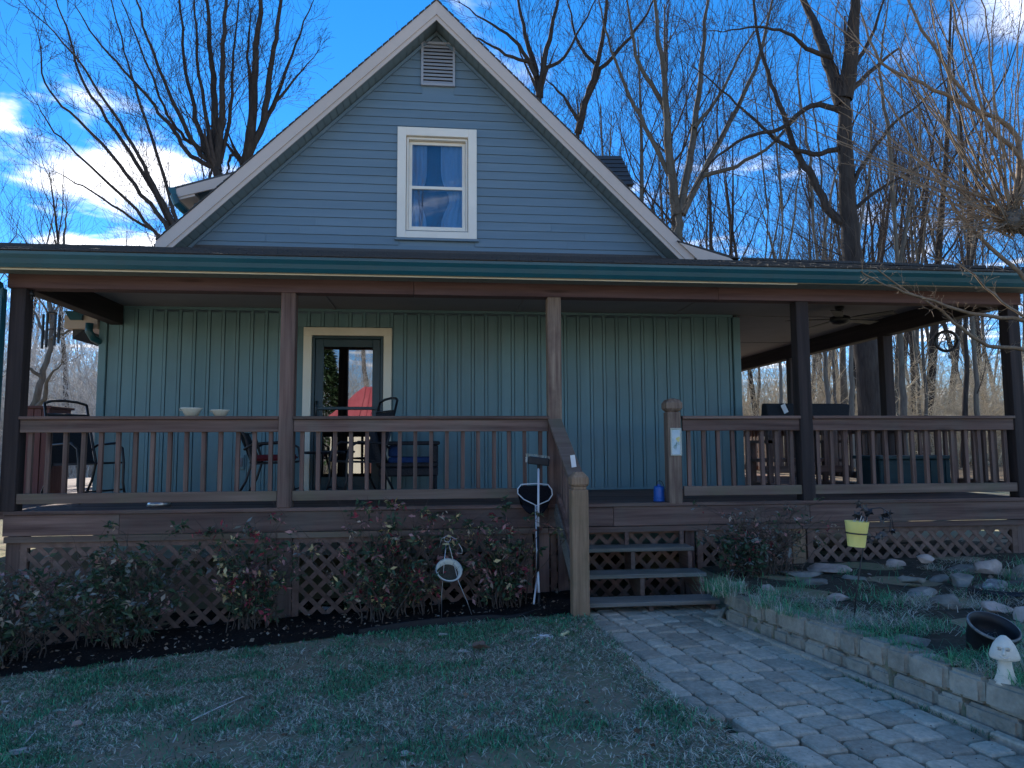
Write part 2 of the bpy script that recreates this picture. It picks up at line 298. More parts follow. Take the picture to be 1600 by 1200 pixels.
def ground_mat(name, cols, sc1, sc2, bump=.6):
    m = bpy.data.materials.new(name); m.use_nodes = True; nt = m.node_tree; N = nt.nodes; L = nt.links; b = N['Principled BSDF']
    b.inputs['Roughness'].default_value = .95; b.inputs['Specular IOR Level'].default_value = .1
    tc = N.new('ShaderNodeTexCoord')
    n1 = N.new('ShaderNodeTexNoise'); n1.inputs['Scale'].default_value = sc1; n1.inputs['Detail'].default_value = 6
    n2 = N.new('ShaderNodeTexNoise'); n2.inputs['Scale'].default_value = sc2; n2.inputs['Detail'].default_value = 8; n2.inputs['Roughness'].default_value = .7
    for n in (n1, n2): L.new(tc.outputs['Object'], n.inputs['Vector'])
    ms = []
    for n in (n1, n2):
        r = N.new('ShaderNodeMapRange'); r.inputs['From Min'].default_value = .35; r.inputs['From Max'].default_value = .65; L.new(n.outputs['Fac'], r.inputs['Value']); ms.append(r)
    a = N.new('ShaderNodeMix'); a.data_type = 'RGBA'; a.inputs['A'].default_value = (*cols[0], 1); a.inputs['B'].default_value = (*cols[1], 1); L.new(ms[0].outputs[0], a.inputs['Factor'])
    c = N.new('ShaderNodeMix'); c.data_type = 'RGBA'; c.inputs['B'].default_value = (*cols[2], 1); L.new(a.outputs['Result'], c.inputs['A']); L.new(ms[1].outputs[0], c.inputs['Factor'])
    L.new(c.outputs['Result'], b.inputs['Base Color'])
    bp = N.new('ShaderNodeBump'); bp.inputs['Strength'].default_value = bump; bp.inputs['Distance'].default_value = .03; L.new(n2.outputs['Fac'], bp.inputs['Height']); L.new(bp.outputs[0], b.inputs['Normal'])
    return m
xs = np.unique(np.concatenate([np.linspace(-140, -9, 40), np.linspace(-9, .4, 80), np.arange(.4, 3.4, .05), np.linspace(3.4, 10, 40), np.linspace(10, 140, 40)]))
ys = np.unique(np.concatenate([np.linspace(-120, -9, 36), np.arange(-9, 2, .12), np.linspace(2, 14, 24), np.linspace(14, 160, 40)]))
lawn_m = ground_mat('lawn soil and thatch', ((.30, .25, .165), (.16, .25, .12), (.36, .25, .18)), .9, 30)
tag(sheet('lawn', xs, ys, gh, lawn_m), 'patchy winter lawn sloping in front of the porch', None, None, 'structure')
floor_m = ground_mat('sunlit leaf litter', ((.24, .175, .11), (.32, .25, .165), (.13, .09, .058)), .5, 6)
tag(sheet('forest_floor', np.linspace(-120, 120, 70), np.linspace(12, 150, 50), gh, floor_m, .03), 'tan leaf litter under the bare woods behind the house', None, None, 'structure')
soil_m = ground_mat('dark garden soil', ((.08, .066, .053), (.12, .10, .075), (.05, .05, .036)), 1.6, 18)
gx = np.linspace(0, 1, 40); gy = np.linspace(-6.2, 1.1, 90)
Xg = np.array([[xr(y)+.11+t*(10-xr(y)) for t in gx**1.6] for y in gy]); Yg = np.repeat(gy[:, None], 40, 1)
def gsoil(x, y): return .425 + .02*np.clip(x-2, 0, 6) + .015*np.sin(x*5+y*3)*np.sin(y*4.3-x)
Zg = gsoil(Xg, Yg); ii = np.arange(40*90).reshape(90, 40)
tag(np_mesh('garden_bed', np.stack([Xg.ravel(), Yg.ravel(), Zg.ravel()], 1), np.stack([ii[:-1, :-1].ravel(), ii[:-1, 1:].ravel(), ii[1:, 1:].ravel(), ii[1:, :-1].ravel()], 1), soil_m, smooth=True),
    'dark soil garden bed behind the block retaining wall', None, None, 'structure')
# mulch bed in front of the lattice
edge_px = [(-160, 1085), (0, 1060), (200, 1034), (400, 1012), (600, 988), (760, 970), (895, 962)]
edge = np.array([OG(u, v)[:2] for u, v in edge_px])
def bed_front(x): return np.interp(x, edge[:, 0], edge[:, 1])
mulch_m = ground_mat('dark mulch', ((.022, .017, .015), (.04, .03, .025), (.012, .010, .010)), 4, 45, .9)
bx = np.linspace(-6, .62, 120); bt = np.linspace(0, 1, 24)
Xb = np.repeat(bx[None], 24, 0); Yb = bed_front(Xb)+(.9-bed_front(Xb))*bt[:, None]
Zb = gh(Xb, Yb) + .012 + .018*np.sin(Xb*9+Yb*4)*np.sin(Yb*11) * np.minimum(1, bt[:, None]*6) + .03*np.sin(np.pi*np.minimum(bt[:, None]*1.5, 1))
ii = np.arange(120*24).reshape(24, 120)
tag(np_mesh('mulch_bed', np.stack([Xb.ravel(), Yb.ravel(), Zb.ravel()], 1), np.stack([ii[:-1, :-1].ravel(), ii[:-1, 1:].ravel(), ii[1:, 1:].ravel(), ii[1:, :-1].ravel()], 1), mulch_m, smooth=True),
    'dark mulch bed along the lattice left of the steps', None, None, 'structure')

# ------------------------------------------------------------------ house
WY, CX = 2.10, -.79
DECK, RAILT = 1.10, 1.99
HX0, HX1 = -4.95, 3.36
ROOFT, SL = 7.56, .975          # apex of the roof top, slope
def rz(x): return ROOFT - SL*abs(x-CX)
house = thing('house', 'grey green gabled house with beige rake trim behind the wraparound porch', 'house', (CX, WY, 0))
# window in gable
wz0, wz1 = 4.43, 5.94; wx0, wx1 = -1.30, -.245
gw = MB(); 
# structural wall (behind siding), gable polygon split round the window
def gpoly(x0, x1, z0, z1):
    pts = [(x0, z0), (x1, z0)]
    def top(x): return min(z1, rz(x)-.14)
    n = 12; ptop = [(x1+(x0-x1)*i/n) for i in range(n+1)]
    if x0 < CX < x1: ptop = sorted(set(ptop+[CX]), reverse=True)
    return [(x, WY, z) for x, z in pts] + [(x, WY, top(x)) for x in ptop]
ix0, ix1, iz0, iz1 = wx0+.11, wx1-.11, wz0+.11, wz1-.11
gw.prism(gpoly(-4.3, ix0, 3.4, 99), (0, .12, 0)); gw.prism(gpoly(ix1, 2.72, 3.4, 99), (0, .12, 0))
gw.prism([(ix0, WY, 3.4), (ix1, WY, 3.4), (ix1, WY, iz0), (ix0, WY, iz0)], (0, .12, 0)); gw.prism(gpoly(ix0, ix1, iz1, 99), (0, .12, 0))
gable = gw.build('gable_wall', siding_m, house)
course = .1165; z = 4.10; k = 0
vx0, vx1, vz0, vz1 = A(658, 100, WY)[0], A(711, 100, WY)[0], A(685, 136, WY)[2], A(685, 68, WY)[2]
while z < 7.2:
    z1 = z+course
    h0, h1 = (ROOFT-.30-z)/SL, (ROOFT-.30-z1)/SL
    if h0 < .05: break
    h1 = max(h1, .01)
    segs = [(-h0, h0, -h1, h1)]
    def cut(segs, a, b):
        out = []
        for s in segs:
            if CX+s[0] < a: out.append((s[0], a-CX, s[2], a-CX))
            if CX+s[1] > b: out.append((b-CX, s[1], b-CX, s[3]))
        return out
    if z1 > wz0+.01 and z < wz1-.01: segs = cut(segs, wx0+.02, wx1-.02)
    if z1 > vz0+.01 and z < vz1-.01: segs = cut(segs, vx0+.01, vx1-.01)
    new = []
    for a0, b0, a1, b1 in segs:                     # butt joints at staggered places
        if b0-a0 > 2.2:
            c = a0+(b0-a0)*random.uniform(.3, .7); new += [(a0, c-.0012, a1, c-.0012), (c+.0012, b0, c+.0012, b1)]
        else: new.append((a0, b0, a1, b1))
    segs = new
    for a0, b0, a1, b1 in segs:
        a1, b1 = max(a0, a1), min(b0, b1)
        if b1-a1 < .01: b1 = a1+.01
        j = random.uniform(-.001, .001)
        MB().hexa([(CX+a0, WY-.017+j, z), (CX+b0, WY-.017+j, z), (CX+b0, WY-.001, z), (CX+a0, WY-.001, z)],
                  [(CX+a1, WY-.005, z1-.002), (CX+b1, WY-.005, z1-.002), (CX+b1, WY-.001, z1-.002), (CX+a1, WY-.001, z1-.002)]).build('siding_board', siding_m, gable)
    z = z1
# lower wall with vertical board-and-batten panels
lw = MB(); dx0, dx1, dz1 = -2.47, -1.35, 3.22
lw.box(HX0, dx0+.1, WY+.03, WY+.16, .4, 3.9); lw.box(dx1-.1, HX1, WY+.03, WY+.16, .4, 3.9); lw.box(dx0+.1, dx1-.1, WY+.02, WY+.16, dz1-.1, 3.9)
lower = lw.build('porch_wall', batten_m, house)
pitch = .1765
def panel(x, z0, z1):
    m = MB(); y = WY
    m.box(x, x+pitch-.050, y, y+.018, z0, z1); m.box(x+pitch-.0415, x+pitch-.0085, y-.010, y+.016, z0, z1); return m
x = HX0+.09; first = None
while x+pitch < HX1-.07:
    z0 = 1.13
    if x+pitch > dx0-.005 and x < dx1: z0 = dz1+.012
    if z0 > 2:
        panel(x, z0, 3.44).build('siding_panel', batten_m, lower)
    elif x < dx0 and x+pitch > dx0-.03:
        panel(x, z0, 3.44).build('siding_panel', batten_m, lower)
    else:
        if first is None: first = panel(x, z0, 3.44).build('siding_panel', batten_m, lower); fx = WL[first].x-x
        else: dup(first, (x+fx, WL[first].y, WL[first].z))
    x += pitch
for cx0, cx1 in ((HX0-.015, HX0+.075), (HX1-.085, HX1+.015)):
    MB().box(cx0, cx1, WY-.022, WY+.09, 1.11, 3.43).build('corner_board', batten_m, house, bevel=.004)
MB().box(HX0+.08, HX1-.09, WY-.03, WY+.01, 3.43, 3.462).build('wall_top_trim', batten_m, house)
MB().box(HX0+.08, HX1-.09, WY-.02, WY+.015, 1.103, 1.128).build('wall_base_trim', batten_m, house)
# body and main roof behind
MB().prism([(HX0+.005, 2.27, .3), (HX1-.005, 2.27, .3), (HX1-.005, 2.27, rz(HX1)-.16), (CX, 2.27, ROOFT-.16), (HX0+.005, 2.27, rz(HX0)-.16)], (0, 8.7, 0)).build('house_body', siding_m, house)
for sgn, nm in ((-1, 'roof_slope'), (1, 'roof_slope')):
    m = MB(); xe = CX+sgn*(4.5 if sgn < 0 else 4.13); xm = CX+sgn*3.42
    m.prism([(CX, 1.775, ROOFT), (xm, 1.775, rz(xm)), (xm, 1.775, rz(xm)-.07), (CX, 1.775, ROOFT-.07)], (0, .33, 0))
    m.prism([(CX, 2.105, ROOFT), (xe, 2.105, rz(xe)), (xe, 2.105, rz(xe)-.13), (CX, 2.105, ROOFT-.13)], (0, 9.1, 0))
    # shingle edge teeth along the rake
    n = 44
    for i in range(n):
        t0, t1 = i/n, (i+.94)/n; a0, a1 = CX+sgn*3.42*t0, CX+sgn*3.42*t1
        m.prism([(a0, 1.74, rz(a0)+.004), (a1, 1.74, rz(a1)+.012), (a1, 1.74, rz(a1)-.008), (a0, 1.74, rz(a0)-.012)], (0, .3, 0))
    m.build(nm, shingle_m, house)
    # rake board: two-step fascia
    m = MB()
    for y0, d0, d1 in ((1.752, .012, .205), (1.768, .19, .275)):
        m.prism([(CX, y0, ROOFT-d0-.005), (xm, y0, rz(xm)-d0-.005), (xm, y0, rz(xm)-d1), (CX, y0, ROOFT-d1)], (0, .02, 0))
    m.build('rake_board', rake_m, house)
    m = MB(); n = 42; s0 = .235
    for i in range(n):
        t0, t1 = i/n, (i+.88)/n; a0, a1 = CX+sgn*3.4*t0, CX+sgn*3.4*t1
        m.prism([(a0, 1.79, rz(a0)-s0), (a1, 1.79, rz(a1)-s0), (a1, 1.79, rz(a1)-s0-.012), (a0, 1.79, rz(a0)-s0-.012)], (0, .29, 0))
    m.prism([(CX, 1.79, ROOFT-s0+.006), (CX+sgn*3.4, 1.79, rz(CX+sgn*3.4)-s0+.006), (CX+sgn*3.4, 1.79, rz(CX+sgn*3.4)-s0-.003), (CX, 1.79, ROOFT-s0-.003)], (0, .30, 0))
    m.build('rake_soffit', soffit_m, house)
    MB().prism([(CX, 2.055, ROOFT-.262), (CX+sgn*3.3, 2.055, rz(CX+sgn*3.3)-.262), (CX+sgn*3.3, 2.055, rz(CX+sgn*3.3)-.315), (CX, 2.055, ROOFT-.315)], (0, .03, 0)).build('frieze_trim', siding_m, house)
# kicked rake board on the right, where the roof runs out to the porch
p0, p1, p2 = A(1062, 379, 1.72), A(1140, 403, 1.72), A(1090, 405, 1.72)
MB().prism([p0, p1, A(1150, 409, 1.72), A(1095, 412, 1.72), p2], (0, .03, 0)).build('rake_return', rake_m, house)
MB().prism([p0+np.array([-.03, 0, .03]), p1+np.array([.15, 0, .0]), p1, p0], (0, .5, 0)).build('kicked_roof', shingle_m, house)
# window
win = MB()
win.box(wx0, wx0+.115, WY-.045, WY+.10, wz0, wz1); win.box(wx1-.115, wx1, WY-.045, WY+.10, wz0, wz1)
win.box(wx0+.115, wx1-.115, WY-.045, WY+.10, wz1-.115, wz1); win.box(wx0+.115, wx1-.115, WY-.045, WY+.10, wz0, wz0+.09)
gwin = win.build('gable_window', white_m, house, bevel=.004)
MB().box(wx0-.03, wx1+.03, WY-.05, WY+.0, wz0-.035, wz0-.001).build('window_sill', siding_m, gwin, bevel=.004)
fx0, fx1, fz0, fz1 = wx0+.12, wx1-.12, wz0+.095, wz1-.12; zm = A(684, 293, WY)[2]
def sash(z0, z1, y, w, wt):
    m = MB(); m.box(fx0+wt, fx0+wt+w, y, y+.035, z0, z1); m.box(fx1-wt-w, fx1-wt, y, y+.035, z0, z1)
    m.box(fx0+wt+w, fx1-wt-w, y, y+.035, z1-w, z1); m.box(fx0+wt+w, fx1-wt-w, y, y+.035, z0, z0+w); return m.build('sash', white_m, gwin, bevel=.003)
m = MB(); m.box(fx0, fx0+.028, WY, WY+.11, fz0, fz1); m.box(fx1-.028, fx1, WY, WY+.11, fz0, fz1); m.box(fx0+.028, fx1-.028, WY, WY+.11, fz1-.03, fz1); m.box(fx0+.028, fx1-.028, WY, WY+.11, fz0, fz0+.03)
m.build('inner_frame', white_m, gwin, bevel=.003)
sash(zm-.02, fz1-.034, WY+.062, .042, .03); sash(fz0+.034, zm+.022, WY+.022, .042, .03)
m = MB(); m.box(fx0+.07, fx1-.07, WY+.078, WY+.082, zm, fz1-.07); m.build('pane', win_glass, gwin)
m = MB(); m.box(fx0+.07, fx1-.07, WY+.038, WY+.042, fz0+.07, zm-.015); m.build('pane', win_glass, gwin)
for a, b in ((fx0+.03, fx0+.27), (fx1-.36, fx1-.03)):
    m = MB(); n = 22; vs_ = []; fs_ = []
    rows = 14
    for r in range(rows+1):
        t = r/rows; zz = fz1-.04-(fz1-fz0-.06)*t; pin = 1-.35*math.exp(-((t-.62)/.16)**2)
        for i in range(n+1):
            s = i/n; anchor = a if a < -.8 else b
            xx = a+(b-a)*s; xx = anchor+(xx-anchor)*pin
            vs_.append((xx, WY+.13+.018*math.sin(s*26+t*1.2), zz))
    for r in range(rows):
        for i in range(n): fs_.append((r*(n+1)+i, r*(n+1)+i+1, (r+1)*(n+1)+i+1, (r+1)*(n+1)+i))
    m.add(vs_, fs_); m.build('curtain', curtain_m, gwin, smooth=True)
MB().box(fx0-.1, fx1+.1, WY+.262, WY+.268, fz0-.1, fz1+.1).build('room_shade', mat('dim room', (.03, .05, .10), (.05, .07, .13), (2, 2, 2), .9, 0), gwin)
# gable vent
m = MB(); f = .032
m.box(vx0, vx0+f, WY-.045, WY, vz0, vz1); m.box(vx1-f, vx1, WY-.045, WY, vz0, vz1); m.box(vx0+f, vx1-f, WY-.045, WY, vz1-f, vz1); m.box(vx0+f, vx1-f, WY-.045, WY, vz0, vz0+f)
ventc = mat('grey vent plastic', (.36, .37, .40), (.40, .41, .44), (4, 4, 4), .5, .02, 2, .02, .4)
vent = m.build('gable_vent', ventc, house, bevel=.003)
MB().box(vx0+f, vx1-f, WY-.004, WY-.001, vz0+f, vz1-f).build('vent_backing', dark_m, vent)
n = 11; hh = (vz1-vz0-2*f)/n
for i in range(n):
    zb = vz0+f+i*hh
    MB().hexa([(vx0+f, WY-.04, zb+.006), (vx1-f, WY-.04, zb+.006), (vx1-f, WY-.034, zb), (vx0+f, WY-.034, zb)], [(vx0+f, WY-.014, zb+hh*.86), (vx1-f, WY-.014, zb+hh*.86), (vx1-f, WY-.008, zb+hh*.8), (vx0+f, WY-.008, zb+hh*.8)]).build('louver', ventc, vent)
# door
dtrim = MB(); tw = .105
dtrim.box(dx0, dx0+tw, WY-.04, WY+.05, DECK+.01, dz1-tw); dtrim.box(dx1-tw, dx1, WY-.04, WY+.05, DECK+.01, dz1-tw); dtrim.box(dx0, dx1, WY-.04, WY+.05, dz1-tw, dz1)
door = dtrim.build('storm_door', cream_m, house, bevel=.004)
ax0, ax1, az1 = dx0+tw+.004, dx1-tw-.004, dz1-tw-.004
m = MB(); fw = .035
m.box(ax0, ax0+fw, WY-.02, WY+.06, DECK+.02, az1); m.box(ax1-fw, ax1, WY-.02, WY+.06, DECK+.02, az1); m.box(ax0+fw, ax1-fw, WY-.02, WY+.06, az1-fw, az1); m.build('door_jamb', doorgreen, door, bevel=.003)
bx0, bx1, bz0, bz1 = ax0+fw+.004, ax1-fw-.004, DECK+.03, az1-fw-.004
st = .10; gz0 = A(540, 745, WY)[2]
m = MB(); m.box(bx0, bx0+st, WY, WY+.035, bz0, bz1); m.box(bx1-st, bx1, WY, WY+.035, bz0, bz1); m.box(bx0+st, bx1-st, WY, WY+.035, bz1-st, bz1); m.box(bx0+st, bx1-st, WY, WY+.035, bz0, gz0)
m.box(bx0+st+.04, bx1-st-.04, WY-.008, WY, bz0+.05, gz0-.05)
m.build('door_leaf', doorgreen, door, bevel=.004)
MB().box(bx0+st, bx1-st, WY+.014, WY+.02, gz0, bz1-st).build('door_pane', door_glass, door)
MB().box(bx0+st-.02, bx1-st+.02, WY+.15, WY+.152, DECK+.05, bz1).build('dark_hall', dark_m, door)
zb = A(540, 638, WY)[2]
MB().box(bx0+st*.4, bx1-st*.3, WY-.045, WY-.025, zb-.018, zb+.018).build('push_bar', doorgreen, door, bevel=.004)
m = MB(); hz = A(468, 635, WY)[2]; m.tube([(bx0+.03, WY-.03, zb+.09), (bx0+.03, WY-.055, zb+.05), (bx0+.03, WY-.055, zb-.10), (bx0+.03, WY-.03, zb-.12)], .012, 8); m.tube([(bx0+.03, WY, zb-.1), (bx0+.03, WY-.04, zb-.1)], .014, 8)
m.build('door_handle', black_metal, door, smooth=True)
# left eave return, gutter end and downspout of the house
P = A(138, 500, WY-.05)
MB().box(P[0]-.28, HX0-.02, WY-.06, WY+.5, P[2]-.11, P[2]+.06).build('eave_return', rake_m, house, bevel=.004)
g = MB(); q = A(112, 492, WY-.1); g.prism([(q[0]-.09, q[1], q[2]+.05), (q[0]+.12, q[1], q[2]+.05), (q[0]+.12, q[1], q[2]-.06), (q[0]-.02, q[1], q[2]-.06)], (0, 6, 0)); g.build('eave_gutter', gutter_m, house)
g = MB(); g.tube([A(140, 505, WY-.12), A(139, 518, WY-.12), A(145, 528, WY-.12), A(160, 537, WY+.05)], .045, 10); g.build('eave_downspout', gutter_m, house, smooth=True)
# left shed dormer
dm = MB(); y0 = 3.1; a, b = A(272, 292, y0), A(372, 266, y0)
dm.prism([a, b, b+np.array([.6, 0, .16]), b+np.array([.6, 0, .02]), b-np.array([0, 0, .03]), a-np.array([0, 0, .03])], (0, 5, 0)); dorm = dm.build('dormer', shingle_m, house)
dm = MB(); a2, b2 = A(274, 295, y0-.02), A(375, 268, y0-.02); dm.prism([a2, b2, b2-np.array([0, 0, .16]), a2-np.array([0, 0, .13])], (0, .03, 0)); dm.build('dormer_fascia', rake_m, dorm)
dm = MB(); c1 = A(300, 305, y0+.2); dm.prism([A(305, 300, y0+.25), A(375, 278, y0+.25), A(400, 300, y0+.25), A(320, 335, y0+.25), A(300, 340, y0+.25)], (0, 4.5, 0)); dm.build('dormer_wall', siding_m, dorm)
dm = MB(); dm.prism([A(275, 300, y0), A(302, 296, y0), A(305, 306, y0), A(280, 312, y0)], (0, 4.6, 0)); dm.build('dormer_soffit', rake_m, dorm)
dm = MB(); g0 = A(262, 293, y0-.03); dm.prism([g0, A(274, 292, y0-.03), A(276, 306, y0-.03), A(268, 305, y0-.03)], (0, 4.9, 0)); dm.tube([A(271, 305, y0-.03), A(276, 318, y0-.03), A(284, 326, y0+.05), A(296, 336, y0+.25)], .05, 10); dm.build('dormer_gutter', gutter_m, dorm)
# right dormer with shingled end
y0 = 5.0; dm = MB()
B0, B1, T0, T1 = A(900, 289, y0), A(990, 289, y0), A(900, 243, y0+.9), A(969, 244, y0+.9)
dm.hexa([B0, B1, B1+np.array([0, 3, 0]), B0+np.array([0, 3, 0])], [T0, T1, T1+np.array([0, 1.6, 0]), T0+np.array([0, 1.6, 0])])
for i in range(7):
    t = i/7; pa, pb = B0+(T0-B0)*t, B1+(T1-B1)*t; qa, qb = B0+(T0-B0)*(t+.13), B1+(T1-B1)*(t+.13)
    dm.prism([pa+np.array([0, -.03, .005]), pb+np.array([.02, -.03, .005]), qb+np.array([.01, -.008, .01]), qa+np.array([0, -.008, .01])], (0, .03, 0))
dorm = dm.build('dormer', shingle_m, house)
dm = MB(); b = A(988, 290, y0); dm.box(b[0]-1.0, b[0]-.015, b[1]+.05, b[1]+2.8, b[2]-.14, b[2]-.005); dm.build('dormer_fascia', rake_m, dorm)

# ------------------------------------------------------------------ porch
porch = thing('porch', 'weathered wooden wraparound porch with railing, lattice skirt and dark shingled roof', 'porch', (.4, 0, 0))
PX0, PX1 = -4.76, 5.60
# deck boards
deck = MB().box(PX0, PX1, .03, WY, .95, 1.06).box(HX1, PX1, WY, 8.2, .95, 1.06).box(-7.6, PX0, .8, 7.5, .95, 1.06).build('deck', wood_x, porch)
y = -.03; base = None
while y < WY-.02:
    if base is None: base = MB().box(PX0-.02, PX1+.02, y, y+.134, 1.064, DECK).build('deck_board', wood_x, deck, bevel=.004)
    else: dup(base, (WL[base].x, WL[base].y+y+.03, WL[base].z))
    y += .140
y = .85; b2 = None
while y < 7.4:
    if b2 is None: b2 = MB().box(-7.6, HX0-.1, y, y+.134, 1.0645, DECK+.001).build('deck_board', wood_x, deck, bevel=.004) if y > WY else None
    else: dup(b2, (WL[b2].x, y+.067, WL[b2].z))
    y += .140
y = WY+.02; b3 = None
while y < 8.1:
    if b3 is None: b3 = MB().box(HX1+.03, PX1+.02, y, y+.134, 1.0645, DECK+.001).build('deck_board', wood_x, deck, bevel=.004)
    else: dup(b3, (WL[b3].x, y+.067, WL[b3].z))
    y += .140
# rim boards with joints, trim under
xj = [PX0-.03, A(187, 818, 0)[0], .36, A(958, 805, 0)[0], 3.14, PX1+.03]
for a, b in zip(xj[:-1], xj[1:]):
    MB().box(a+.0015, b-.0015, -.012, .03, .868, 1.062).build('rim_board', wood_x, porch, bevel=.004)
MB().box(PX1-.01, PX1+.03, .03, 8.2, .87, 1.062).build('rim_board', wood_y, porch)
for a, b in ((PX0-.02, -2.3), (-2.297, .36), (.363, 3.05), (3.053, PX1)):
    MB().box(a, b-.002, -.004, .022, .805, .862).build('skirt_trim', mossy_x if b < 1 else wood_x, porch, bevel=.003)
# posts
def post(x, y, z0, z1, m, w=.14): return MB().box(x-w/2, x+w/2, y-w/2, y+w/2, z0, z1).build('post', m, porch, bevel=.006)
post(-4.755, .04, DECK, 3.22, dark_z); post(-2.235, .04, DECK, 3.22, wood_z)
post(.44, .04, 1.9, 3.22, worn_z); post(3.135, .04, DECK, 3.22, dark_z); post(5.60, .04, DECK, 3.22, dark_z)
MB().box(.37, .51, -.03, .11, DECK, 1.9).build('post', wood_z, porch)
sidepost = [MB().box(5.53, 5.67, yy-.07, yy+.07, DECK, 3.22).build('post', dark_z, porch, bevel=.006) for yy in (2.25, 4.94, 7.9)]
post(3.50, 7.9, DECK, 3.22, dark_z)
for xx, mm in ((-4.70, wood_z), (-2.235, wood_z), (.30, wood_z), (3.03, pale_z), (5.60, wood_z)):
    MB().box(xx-.075, xx+.075, .03, .17, gz(xx, 0)-.2, .86).build('support_post', mm, porch, bevel=.006)
for xx in (.52, 1.85):
    MB().box(xx-.05, xx+.05, .05, .1, .1, .84).build('support_post', wood_z, porch)
# beams
for a, b in ((PX0-.09, -1.0), (-.997, 2.2), (2.203, PX1+.09)):
    MB().box(a, b, -.04, .12, 3.22, 3.40).build('beam', beam_x, porch, bevel=.005)
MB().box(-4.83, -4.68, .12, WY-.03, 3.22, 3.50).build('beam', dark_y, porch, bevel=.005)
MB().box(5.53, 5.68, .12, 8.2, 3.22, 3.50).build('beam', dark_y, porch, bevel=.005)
MB().box(3.3, 5.53, 7.83, 7.98, 3.22, 3.45).build('beam', wood_x, porch)
# ceiling boards with seam strips
MB().box(-4.68, 5.53, .12, WY-.03, 3.463, 3.475).box(3.38, 5.53, WY-.03, 8.2, 3.463, 3.475).box(-4.68, HX0, WY, WY+.01, 3.47, 3.474).build('ceiling', ceil_m, porch)
ends = []
for u0, v0, u1, v1 in ((501, 456, 520, 479), (838, 462, 800, 482), (1100, 467, 1057, 489)):
    c = (AZ(u0, v0, 3.455)[0]+AZ(u1, v1, 3.455)[0])/2; MB().box(c-.02, c+.02, .13, WY-.04, 3.452, 3.463).build('ceiling_strip', ceil_m, porch)
for yy in (2.14, 4.6, 6.6): MB().box(HX1+.03, 5.5, yy-.02, yy+.02, 3.452, 3.463).build('ceiling_strip', ceil_m, porch)
# eave: soffit with grooves, cream fascia line, gutter
m = MB(); x = -6.6
while x < 6.2:
    m.box(x, x+.142, -.36, -.045, 3.352, 3.362); x += .150
m.box(-6.6, 6.2, -.36, -.045, 3.3555, 3.37); m.build('eave_soffit', soffit_m, porch)
EZ = 3.46
MB().box(-6.6, 6.35, -.375, -.355, 3.332, EZ+.01).build('eave_fascia', cream_m, porch)
MB().box(-6.6, 2.9, -.385, -.3755, 3.314, 3.327).build('eave_drip_trim', cream_m, porch)
g = MB(); prof = [(-.376, EZ-.005), (-.376, 3.335), (-.43, 3.325), (-.455, 3.36), (-.468, 3.40), (-.492, 3.435), (-.495, EZ), (-.48, EZ), (-.48, 3.44), (-.455, 3.405), (-.442, 3.37), (-.425, 3.342), (-.386, 3.345)]
for a, b in ((-6.6, -1.5), (-1.498, 2.6), (2.602, 6.4)):
    vs_ = [(a, p, q) for p, q in prof]+[(b, p, q) for p, q in prof]; n = len(prof)
    MB().add(vs_, [(i, i+1, n+i+1, n+i) for i in range(n-1)]).build('gutter', gutter_m, porch)
m = MB(); m.box(-5.02, -4.842, -.13, -.04, -.2, 3.2); m.tube([(-4.88, -.43, 3.34), (-4.88, -.40, 3.28), (-4.88, -.12, 3.22), (-4.88, -.09, 3.1)], .045, 8); m.build('downspout', gutter_m, porch, bevel=.005)
# roof
m = MB(); RZ0, RZ1 = 3.485, 4.235
def pz(y): return RZ0+(y+.45)/(WY+.45)*(RZ1-RZ0)
m.hexa([(-7, -.45, pz(-.45)-.03), (6.15, -.45, pz(-.45)-.03), (HX1+.1, WY, pz(WY)-.03), (-7, WY, pz(WY)-.03)], [(-7, -.45, pz(-.45)), (6.15, -.45, pz(-.45)), (HX1+.1, WY, pz(WY)), (-7, WY, pz(WY))])
m.hexa([(6.15, -.45, pz(-.45)-.03), (6.15, 8.6, pz(-.45)-.03), (HX1+.02, 8.6, pz(WY)-.03), (HX1+.02, WY, pz(WY)-.03)], [(6.15, -.45, pz(-.45)), (6.15, 8.6, pz(-.45)), (HX1+.02, 8.6, pz(WY)), (HX1+.02, WY, pz(WY))])
m.build('porch_roof', shingle_m, porch)
proof = [o for o in porch.children if o.name.startswith('porch_roof')][0]
m = MB(); ny = 18
for i in range(ny):
    y0 = -.47+i*(WY+.45)/ny; y1 = y0+(WY+.45)/ny*1.05
    xe = 6.17-(y0+.45)/(WY+.45)*(6.15-HX1-.1); x = -7-random.random()*.2
    while x < xe:
        w = random.choice((.12, .17, .22, .3)); t = random.uniform(.006, .014); x1 = min(x+w-.006, xe)
        m.hexa([(x, y0, pz(y0)+.0), (x1, y0, pz(y0)), (x1, y1, pz(y1)-.002), (x, y1, pz(y1)-.002)], [(x, y0, pz(y0)+t), (x1, y0, pz(y0)+t), (x1, y1, pz(y1)+.003), (x, y1, pz(y1)+.003)]); x += w
tag(m.build('roof_shingles', shingle_m, proof), None, None, None, 'stuff')
m = MB(); 
for i in range(24):
    t0, t1 = i/24, (i+.9)/24; a, b = Vector((6.17, -.45, RZ0+.01)), Vector((HX1+.1, WY, RZ1+.01)); m.bar(a+(b-a)*t0, a+(b-a)*t1, .2, .03)
m.build('hip_cap', shingle_m, proof)
m = MB(); x=-4.3
m.box(-4.35, 2.75, WY-.028, WY-.002, RZ1-.03, RZ1+.035).build('roof_flashing', shingle_m, porch)

